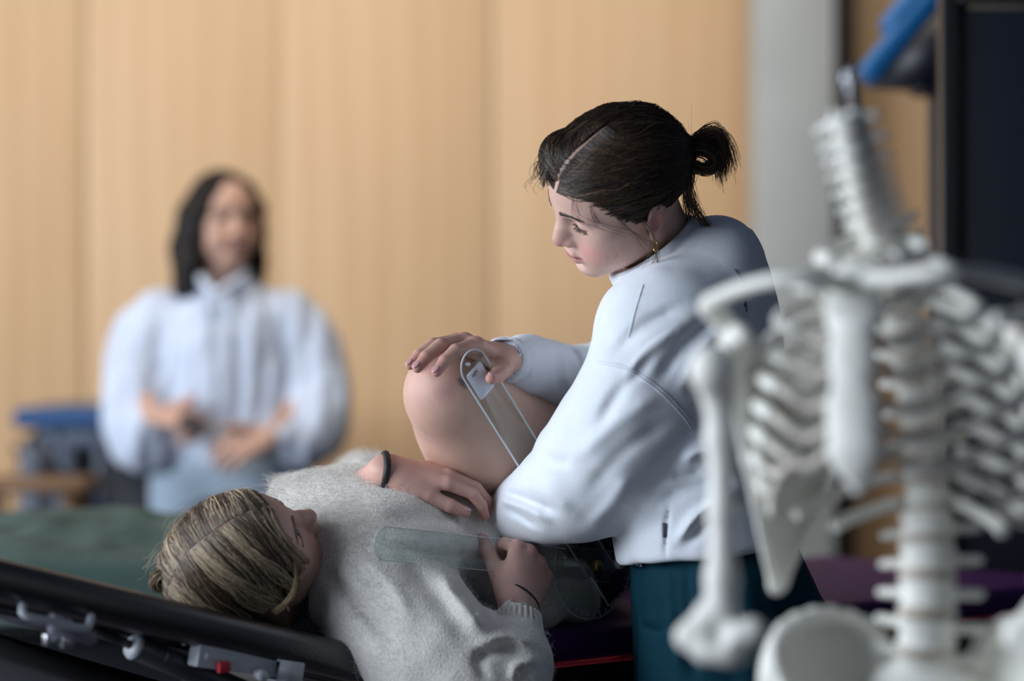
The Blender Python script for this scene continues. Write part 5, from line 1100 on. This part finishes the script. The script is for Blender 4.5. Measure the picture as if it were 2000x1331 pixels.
# ------------------------------------------------------------------ anatomical skeleton in front, right
M['bone'] = mat('bone_plastic', (.88, .88, .83), .5, col2=(.78, .76, .69), nscale=30, bump=.2, bscale=120, sss=0)
M['cartilage'] = mat('cartilage_plastic', (.52, .49, .44), .45, col2=(.60, .56, .50), nscale=30)
M['disc'] = mat('disc_plastic', (.50, .44, .36), .5, col2=(.56, .50, .42), nscale=30)
def skeleton():
    DS = 2.30; root = thing('skeleton', 'headless anatomical skeleton model hanging from a metal stand in the foreground', 'skeleton', (P(1790, 680, 2.4)[0], 2.42, 0))
    fw = unit((-.36, -.93, 0)); lt = np.array((.93, -.36, 0)); up = np.array((0, 0, 1.))
    # spine: photo pixels, extra depth
    sp = np.array([P(1645, 222, 2.26), P(1668, 300, 2.27), P(1690, 390, 2.30), P(1722, 480, 2.34), P(1752, 590, 2.385), P(1778, 720, 2.41), P(1797, 860, 2.41), P(1806, 1000, 2.385), P(1808, 1130, 2.36), P(1804, 1260, 2.355), P(1800, 1330, 2.375)])
    dense = catmull(sp, 400); L = np.concatenate([[0], np.cumsum(np.linalg.norm(np.diff(dense, axis=0), axis=1))])
    hts = [.0165] * 7 + list(np.linspace(.0185, .0240, 12)) + list(np.linspace(.027, .031, 5)); tot = sum(hts); pos = np.cumsum(hts) - np.array(hts) / 2; pos *= L[-1] / tot; hts = np.array(hts) * L[-1] / tot
    cen = np.array([[np.interp(s, L, dense[:, k]) for k in range(3)] for s in pos]); tan = np.gradient(cen, axis=0)
    def vertebra(kind):
        h = {'c': .0165, 't': .021, 'l': .029}[kind]; r = {'c': .0105, 't': .0145, 'l': .0215}[kind]; c = Clay((-.06, -.075, -.05), (.06, .04, .05), .0018)
        c.loft([(-h * .42, 0, 0, r * 1.12, r * .82), (-h * .2, 0, 0, r * .95, r * .7), (h * .2, 0, 0, r * .95, r * .7), (h * .42, 0, 0, r * 1.12, r * .82)], .004)
        for s in (-1, 1):
            tp = {'c': (s * .024, -.008, -.002), 't': (s * .030, -.026, .004), 'l': (s * .042, -.020, .003)}[kind]
            c.cone((s * r * .6, -r * .6, .002), tp, .0052, .0042, .006); c.cone((s * r * .75, -r * 1.0, .0), (s * r * .8, -r * 1.25, h * .45), .005, .0045, .005); c.cone((s * r * .7, -r * 1.0, 0), (s * r * .75, -r * 1.3, -h * .5), .005, .0042, .005)
            c.cone((s * r * .7, -r * 1.1, 0), (0, -r * 1.55, -.004), .0042, .0042, .004)
        sp_ = {'c': (0, -.034, -.010), 't': (0, -.050, -.034), 'l': (0, -.060, -.010)}[kind]; c.cone((0, -r * 1.5, -.003), sp_, .0045, .0042, .005, flat=(1, 0, 0), ff=.7)
        V, F = c.mesh(); me = link_mesh('vertebra', V, F, M['bone']); return me
    protos = {k: vertebra(k) for k in 'ctl'}; used = set()
    for i, (p, t) in enumerate(zip(cen, tan)):
        k = 'c' if i < 7 else 't' if i < 19 else 'l'; z = -unit(t); y = unit(fw - z * (fw @ z)); Rv = np.stack([np.cross(y, z), y, z], 1)
        if k in used: o = protos[k].copy(); COL.objects.link(o)
        else: o = protos[k]; used.add(k)
        s = hts[i] / {'c': .0165, 't': .021, 'l': .029}[k]; s = .55 * s + .5
        o.parent = root; o.matrix_parent_inverse = Matrix.Translation(root.location).inverted(); o.matrix_basis = Matrix.Translation(p) @ Matrix(Rv.tolist()).to_4x4() @ Matrix.Diagonal((s, s, s, 1))
        if i < 23:
            m = (cen[i] + cen[i + 1]) / 2; r = {'c': .0105, 't': .0148, 'l': .0225}[k] * s; simple('intervertebral_disc', tube([m - t * .14, m + t * .14], r, 16, ell=.8), M['disc'], root, True)
    # sternum
    st = [P(1672, 556, 2.235), P(1668, 610, 2.225), P(1664, 700, 2.205), P(1664, 800, 2.19), P(1668, 880, 2.18), P(1676, 955, 2.185)]
    c = Clay(np.min(st, 0) - .05, np.max(st, 0) + .05, .002)
    c.chain(st[:3], [.024, .021, .0155], .012, flat=fw, ff=.42); c.chain(st[2:5], [.0155, .0175, .0205], .012, flat=fw, ff=.42); c.chain(st[4:], [.015, .006], .012, flat=fw, ff=.42)
    V, F = c.mesh(); simple('sternum', (V, F), M['bone'], root, True)
    stc = catmull(st[:5], 60)
    # ribs
    a_ = [.050, .076, .096, .110, .121, .129, .134, .136, .134, .127, .110, .088]; b_ = [.045, .058, .068, .076, .083, .088, .092, .094, .094, .090, .08, .07]; drop = [.032, .048, .064, .076, .086, .094, .100, .104, .104, .098, .075, .055]
    endth = [2.62, 2.55, 2.50, 2.45, 2.40, 2.34, 2.26, 2.12, 2.0, 1.88, 1.5, 1.2]
    lower = None
    for i in range(12):
        s0 = cen[7 + i]
        for s in (-1, 1):
            th = np.linspace(.22, endth[i], 26); pts = []
            for a in th:
                f = a / math.pi; z = -drop[i] * (f ** 1.15) - .010 * math.sin(a) + (.012 if i < 2 else 0)
                pts.append(s0 + lt * s * a_[i] * math.sin(a) ** .85 + fw * (b_[i] * (1 - math.cos(a)) - .012) + up * z)
            pts = np.array(pts); r = .0064 if i not in (0,) else .0068
            simple('rib', tube(pts, np.interp(np.linspace(0, 1, 26), [0, .12, .8, 1], [r * .8, r, r * 1.12, r * 1.2]), 10, ell=1.0), M['bone'], root, True)
            e = pts[-1]; d = unit(pts[-1] - pts[-3])
            if i < 7: q = stc[int([3, 14, 24, 33, 42, 50, 58][i])] + lt * s * .017; simple('costal_cartilage', tube(catmull([e, e + (q - e) * .5 + np.array((0, 0, -.006 - .004 * max(i - 3, 0))) + d * .006, q], 14), .0052, 8), M['cartilage'], root, True); lower = lower or {}; lower[s] = (e + q) / 2 + np.array((0, 0, -.008))
            elif i < 10: q = lower[s]; simple('costal_cartilage', tube(catmull([e, (e + q) / 2 + np.array((0, 0, -.012)), q], 14), .005, 8), M['cartilage'], root, True); lower[s] = (e + q) / 2 + np.array((0, 0, -.008))
    # clavicles
    mtop = st[0]
    for s, pts in ((-1, [P(1648, 556, 2.22), P(1590, 548, 2.19), P(1510, 548, 2.20), P(1440, 566, 2.25), P(1385, 592, 2.28)]), (1, [P(1698, 548, 2.21), P(1765, 540, 2.16), P(1850, 532, 2.13), P(1935, 540, 2.16), P(2005, 556, 2.18)])):
        simple('clavicle', tube(catmull(pts, 24), np.interp(np.linspace(0, 1, 24), [0, .15, .6, 1], [.0105, .0075, .007, .0095]), 12, ell=.9), M['bone'], root, True)
    # shoulder blades
    def scapula(g, inf, sup, acr, cor):
        g, inf, sup, acr, cor = [np.asarray(v) for v in (g, inf, sup, acr, cor)]
        c = Clay(np.min([g, inf, sup, acr, cor], 0) - .04, np.max([g, inf, sup, acr, cor], 0) + .04, .0024)
        nrm = unit(np.cross(inf - g, sup - g))
        m1 = (inf + sup) / 2 + nrm * .012
        for u in np.linspace(0, 1, 9): a = g * (1 - u) + inf * u; b = g * (1 - u) + (sup * (1 - u) + inf * u) * u if False else sup * (1 - u) + inf * u; c.cone(a, b, .012, .012, .006, flat=nrm, ff=.22)
        c.chain([g, g * .55 + inf * .45 - (sup - g) * .02, inf], [.0095, .0075, .0085], .008); c.chain([inf, m1, sup], [.0085, .006, .007], .008)
        c.chain([sup * .75 + inf * .25, (g + sup) / 2 + nrm * .018, acr], [.005, .008, .011], .010); c.chain([g, (g + cor) / 2 + up * .012, cor], [.011, .008, .008], .008); c.ell(g, (.014, .014, .019), .008)
        V, F = c.mesh(); simple('scapula', (V, F), M['bone'], root, True)
    scapula(P(1428, 690, 2.33), P(1520, 1138, 2.44), P(1625, 850, 2.46), P(1385, 600, 2.31), P(1452, 660, 2.24))
    scapula(P(2045, 660, 2.30), P(2050, 1010, 2.50), P(1965, 650, 2.54), P(2050, 560, 2.22), P(1950, 625, 2.16))
    # upper arms
    def humerus(hd, pts, side):
        c = Clay(np.min(pts + [hd], 0) - .06, np.max(pts + [hd], 0) + .06, .0024); c.ell(hd, .0205, .006); c.chain([hd + (0, 0, -.008)] + pts, [.019, .0150, .0125, .0118, .0135, .0165], .012)
        e = pts[-1]; c.chain([e + lt * -.030 + up * -.004, e + up * -.010, e + lt * .030 + up * .004], [.0125, .0135, .013], .012); c.cone(e + lt * -.016 + up * .02, e + lt * -.030 + up * -.002, .008, .009, .012); c.ell(e + lt * .012 + up * -.014, (.016, .014, .015), .008); c.ell(e + lt * -.014 + up * -.014, (.013, .013, .014), .008)
        c.ell(e + fw * .016 + up * .004, (.012, .010, .012), .008, 'sub')
        V, F = c.mesh(); simple('humerus', (V, F), M['bone'], root, True)
    humerus(P(1393, 716, 2.23), [P(1402, 760, 2.24), P(1408, 860, 2.24), P(1410, 1000, 2.23), P(1410, 1130, 2.22), P(1408, 1240, 2.21)], -1)
    humerus(P(2040, 690, 2.17), [P(2050, 740, 2.17), P(2052, 850, 2.17), P(2055, 1000, 2.16), P(2055, 1130, 2.15), P(2055, 1240, 2.14)], 1)
    # pelvis
    so = cen[-1] + up * -.03
    for s in (-1, 1):
        c = Clay(so + (-.20, -.17, -.26), so + (.20, .17, .10), .0028); Rr = np.stack([lt, fw, up], 1); c.frame(Rr, so + fw * .0)
        A = basis((s * .55, .10, 1), (1, 0, 0))
        c.ell((s * .080, .028, .005), (.072, .075, .085), .004, R=A); c.ell((s * .058, .050, .040), (.068, .080, .090), .006, 'sub', R=A)
        rim = [(s * .035, -.045, .015), (s * .060, -.035, .060), (s * .100, .0, .075), (s * .128, .045, .060), (s * .132, .078, .020)]; c.chain(rim, [.009, .008, .0085, .0085, .0085], .008, n=12)
        c.chain([(s * .132, .078, .020), (s * .118, .075, -.02), (s * .095, .062, -.06)], [.0085, .010, .014], .01); c.chain([(s * .035, -.045, .015), (s * .05, -.03, -.04), (s * .085, .03, -.07)], [.012, .012, .018], .014); c.ell((s * .092, .045, -.075), (.026, .028, .028), .012); c.ell((s * .112, .050, -.080), (.020, .022, .022), .006, 'sub')
        c.chain([(s * .085, .06, -.07), (s * .045, .095, -.085), (s * .010, .10, -.10)], [.011, .008, .011], .01); c.chain([(s * .010, .10, -.10), (s * .045, .06, -.135), (s * .07, .02, -.145), (s * .085, .02, -.09)], [.009, .009, .014, .012], .01)
        V, F = c.mesh(); simple('hip_bone', (V, F), M['bone'], root, True)
    c = Clay(so + (-.12, -.14, -.17), so + (.12, .12, .08), .0026); c.frame(np.stack([lt, fw, up], 1), so); c.chain([(0, .0, .012), (0, -.035, -.05), (0, -.02, -.10)], [.036, .026, .010], .02, flat=(0, 1, 0), ff=.5); c.cone((-.035, -.01, .005), (.035, -.01, .005), .017, .017, .02)
    V, F = c.mesh(); simple('sacrum', (V, F), M['bone'], root, True)
    # hanging rod and stand
    base = np.array((root.location[0], root.location[1], 0)); back = P(1800, 1000, 2.50)
    simple('neck_rod', tube(catmull([P(1660, 148, 2.26), P(1664, 200, 2.265), P(1670, 300, 2.285), P(1700, 400, 2.33), P(1728, 480, 2.375)], 20), .0045, 10), M['steel'], root, True); simple('rod_hook', tube(catmull([P(1652, 165, 2.26), P(1655, 140, 2.26), P(1664, 136, 2.26), P(1668, 152, 2.26)], 14), .003, 8), M['steel'], root, True)
    simple('stand_pole', tube([so + fw * -.035 + up * -.01, np.array((*(so + fw * -.035)[:2], .06))], .011, 12), M['steel'], root, True)
    for a in np.linspace(0, 2 * math.pi, 6)[:-1]:
        c0 = np.array((*(so + fw * -.035)[:2], .07)); e = c0 + np.array((.24 * math.cos(a), .24 * math.sin(a), -.02)); simple('stand_foot', tube([c0, e], [.014, .009], 8), M['black_metal'], root, True); simple('castor', tube([e + (-.008, 0, -.025), e + (.008, 0, -.025)], .025, 14), M['black_metal'], root, True)
skeleton()

# ------------------------------------------------------------------ things at the back
M['blue'] = mat('blue_vinyl', (.002, .095, .27), .5, col2=(.003, .11, .30), nscale=8, bump=.1)
M['shaded_blue'] = mat('shaded_blue_vinyl', (.002, .045, .15), .55, col2=(.003, .055, .18), nscale=8, bump=.1)  # the blue vinyl again, with the bench's shadow put into its colour
M['navy_board'] = mat('black_board', (.006, .008, .014), .45, col2=(.008, .010, .018), nscale=10)
M['towel'] = mat('green_towel', (.040, .068, .060), .95, col2=(.070, .108, .095), nscale=25, bump=.9, bscale=220, sheen=.04, spec=.15)
M['brown_wood'] = mat('brown_wood', (.14, .075, .035), .6, col2=(.18, .10, .05), nscale=12, stretch=(1, 1, 6))
M['grey_paint'] = mat('grey_paint', (.055, .075, .115), .5, col2=(.07, .09, .13), nscale=10)
def cabinet():
    d = 4.35; x0 = P(1838, 0, d)[0]; x1 = P(2330, 0, d)[0]; z1 = P(0, -22, d)[2]
    t = thing('standing_board', 'tall black board with a dark frame at the right edge', 'board', ((x0 + x1) / 2, d + .2, 0))
    cx, w = (x0 + x1) / 2, (x1 - x0) / 2
    simple('body', box((cx, d + .04, z1 / 2), (w - .004, .02, z1 / 2 - .004)), M['navy_board'], t)
    for xx in (x0 + .06, x1 - .06): simple('stand_foot', box((xx, d + .04, .02), (.03, .22, .02), None, .005), M['black_metal'], t)
    fr = .016
    for nm, b in (('side_frame', box((x0 + fr, d + .012, z1 / 2), (fr, .016, z1 / 2), bev=.003)), ('side_frame', box((x1 - fr, d + .012, z1 / 2), (fr, .016, z1 / 2), bev=.003)), ('top_frame', box((cx, d + .012, z1 - .013), (w - 2 * fr, .016, .013), bev=.003)), ('bottom_frame', box((cx, d + .012, .06), (w - 2 * fr, .016, .06), bev=.003))): simple(nm, b, M['black_metal'], t)
    simple('panel', box((cx, d + .018, z1 / 2 + .04), (w - 2 * fr - .004, .008, z1 / 2 - .075), bev=.002), M['navy_board'], t)
    return x0, d
X0, DC = cabinet()
def blue_couch():
    d = 4.85; Q = lambda px, py: P(px, py, d)
    t = thing('folded_couch', 'blue padded couch top folded up on a black stand behind the tall black board', 'couch', (Q(1900, 0)[0], d + .2, 0))
    def quad(pix, dep, name, m, y0=0, bev=None):
        o = [(Q(a, b)[0], Q(a, b)[2]) for a, b in pix]; R = np.array([[1, 0, 0], [0, 0, -1], [0, 1, 0]], float)
        v, f = slab(o, dep, R, (0, d + dep / 2 + y0, 0)); return simple(name, (v, f), m, t)
    a, b = Q(1696, 150), Q(1890, -84); ax = unit(b - a); L = np.linalg.norm(b - a); R = np.stack([ax, (0, 1, 0), np.cross(ax, (0, 1, 0))], 1)
    simple('pad', box((a + b) / 2 + (0, .06, 0), (L / 2, .06, .024), R, .016, 5), M['blue'], t, True)
    a2, b2 = Q(1745, 62), Q(1870, -85); ax = unit(b2 - a2); L2 = np.linalg.norm(b2 - a2); simple('head_cushion', box((a2 + b2) / 2 + (0, .06, 0), (L2 / 2, .055, .034), R, .026, 6), M['blue'], t, True)
    quad([(1712, 163), (1868, 171), (1868, 0), (1856, -8)], .10, 'side_panel', M['navy_board'], .01)
    simple('arm_bracket', box(Q(1815, 172) + (0, .06, 0), (.022, .05, .008), None, .004), M['navy_board'], t)
    simple('post', box((Q(1858, 0)[0], d + .085, 1.80 / 2), (.03, .03, 1.80 / 2), None, .004), M['navy_board'], t); simple('foot', box((Q(1892, 0)[0], d + .06, .02), (.12, .2, .02), None, .004), M['navy_board'], t)
blue_couch()
def green_couch():
    xa, xb = P(-420, 0, 4.2)[0], P(540, 0, 4.2)[0]; zt = .86; y0, y1 = 3.98, 4.66
    t = thing('treatment_couch', 'low treatment couch behind the headrest, its top under a green towel', 'couch', ((xa + xb) / 2, 4.3, 0))
    simple('couch_top', box(((xa + xb) / 2, (y0 + y1) / 2, zt - .035), ((xb - xa) / 2, (y1 - y0) / 2, .035), None, .018, 4), M['leather'], t, True)
    simple('frame', box(((xa + xb) / 2, (y0 + y1) / 2, zt - .10), ((xb - xa) / 2 - .05, (y1 - y0) / 2 - .06, .025), None, .004), M['black_metal'], t)
    for x in (xa + .12, xb - .12):
        for y in (y0 + .1, y1 - .1): simple('leg', box((x, y, (zt - .12) / 2), (.022, .022, (zt - .12) / 2), None, .003), M['black_metal'], t)
    simple('added_dark_panel', box(((xa + xb) / 2, y0 + .2, .36), ((xb - xa) / 2 - .06, .02, .36), None, .004), M['navy_board'], t)  # added dark sheet that hides the bright wall below the couch
    # towel, thrown over in soft folds
    nx, ny = 150, 70; xs = np.linspace(xa + .05, P(455, 0, 4.3)[0], nx); ys = np.linspace(0, 1, ny); Xg, Sg = np.meshgrid(xs, ys, indexing='ij')
    W = y1 - y0 + .02; hang = .10; s = Sg * (W + hang); Y = np.where(s < hang, y0 - .012, y0 - .012 + (s - hang)); Zg = np.where(s < hang, zt + .004 - (hang - s), zt + .004)
    pn = np.stack([Xg, Y, np.zeros_like(Xg)], -1)
    top = np.clip((s - hang) / .05, 0, 1)
    fold = .030 * np.exp(-((Y - (y0 + .46) - .12 * (Xg - xa)) / .10) ** 2) + .026 * np.exp(-((Y - (y0 + .16) + .10 * (Xg - xs[-1])) / .055) ** 2) + .010 * (noise(pn, .12) + 1) + .006 * (noise(pn, .05) + 1)
    Zg = Zg + fold * top; Y = Y - (1 - top) * (.006 + .008 * (noise(pn + (0, 5, 0), .10) + 1)); V = np.stack([Xg, Y, Zg], -1).reshape(-1, 3)
    i = (np.arange(nx - 1)[:, None] * ny + np.arange(ny - 1)[None]).ravel(); F = np.stack([i, i + ny, i + ny + 1, i + 1], 1)
    o = link_mesh('towel', V, F, M['towel']); md = o.modifiers.new('thickness', 'SOLIDIFY'); md.thickness = .006; md.offset = 1
    tag(o, 'soft green towel spread in folds over the low couch', 'towel')
green_couch()
def blue_bench():
    d = 6.35; Q = lambda px, py, dd=0: P(px, py, d + dd); z1 = Q(0, 797)[2]; z0 = Q(0, 838)[2]; xa, xb = Q(22, 0)[0], Q(480, 0)[0]
    t = thing('blue_bench', 'blue upholstered bench on grey metal legs against the plywood wall', 'bench', ((xa + xb) / 2, d + .3, 0))
    simple('bench_top', box(((xa + xb) / 2, d + .32, (z0 + z1) / 2), ((xb - xa) / 2, .32, (z1 - z0) / 2), None, .02, 4), M['shaded_blue'], t, True)
    simple('apron', box(((xa + xb) / 2, d + .32, z0 - .025), ((xb - xa) / 2 - .05, .28, .024), None, .004), M['grey_paint'], t)
    for x in (xa + .01, xb - .06):
        for y in (.06, .56): simple('leg', box((x + .03, d + y, (z0 - .04) / 2), (.022, .022, (z0 - .04) / 2), None, .004), M['grey_paint'], t)
    simple('brace', tube([Q(62, 850, .05), Q(128, 960, .05)], .022, 8), M['navy_board'], t, True); simple('brace', tube([Q(118, 842, .05), Q(92, 900, .05)], .014, 8), M['grey_paint'], t, True)
    simple('brace', tube([Q(195, 845, .05), Q(196, 1010, .05)], .014, 8), M['grey_paint'], t, True); simple('brace', tube([Q(306, 900, -.02), Q(300, 1010, -.02)], .02, 8), M['navy_board'], t, True)
    zc = P(0, 945, 5.95)[2]; cx = P(66, 0, 5.95)[0]; b = thing('wooden_stool', 'brown wooden stool standing in front of the blue bench', 'stool', (cx, 5.95, 0))
    simple('seat', box((cx, 5.95, zc), (.15, .12, .016), None, .010, 3), M['brown_wood'], b, True)
    for x in (-1, 1):
        for y in (-1, 1): simple('leg', tube([(cx + x * .10, 5.95 + y * .08, zc), (cx + x * .15, 5.95 + y * .11, 0)], [.017, .014], 10), M['brown_wood'], b, True)
    simple('stretcher', tube([(cx - .13, 5.95, zc * .4), (cx + .13, 5.95, zc * .4)], .010, 8), M['brown_wood'], b, True)
blue_bench()
M['crate'] = mat('added_crate_dark', (.014, .016, .026), .6, col2=(.02, .022, .034), nscale=8)  # for added dark boxes that fill the shade under the bench
for (a, b), col_, lab in (((30, 168), 'left', 'dark crate added to fill the shade under the left end of the blue bench'), ((182, 345), 'right', 'dark crate added to fill the shade under the blue bench behind the standing person')):
    d = 7.02; x0, x1 = P(a, 0, d)[0], P(b, 0, d)[0]; zt = P(0, 868, d)[2]; cx = (x0 + x1) / 2
    t = thing('added_crate', lab, 'crate', (cx, d + .2, 0), 'added crates darkening the space under the bench')
    simple('body', box((cx, d + .18, zt / 2 - .02), ((x1 - x0) / 2, .17, zt / 2 - .02), None, .02, 3), M['crate'], t, True)
    simple('lid', box((cx, d + .18, zt - .018), ((x1 - x0) / 2 + .006, .178, .018), None, .008, 2), M['crate'], t, True)
    simple('handle', box((cx, d + .004, zt - .10), (.05, .012, .012), None, .004), M['crate'], t)
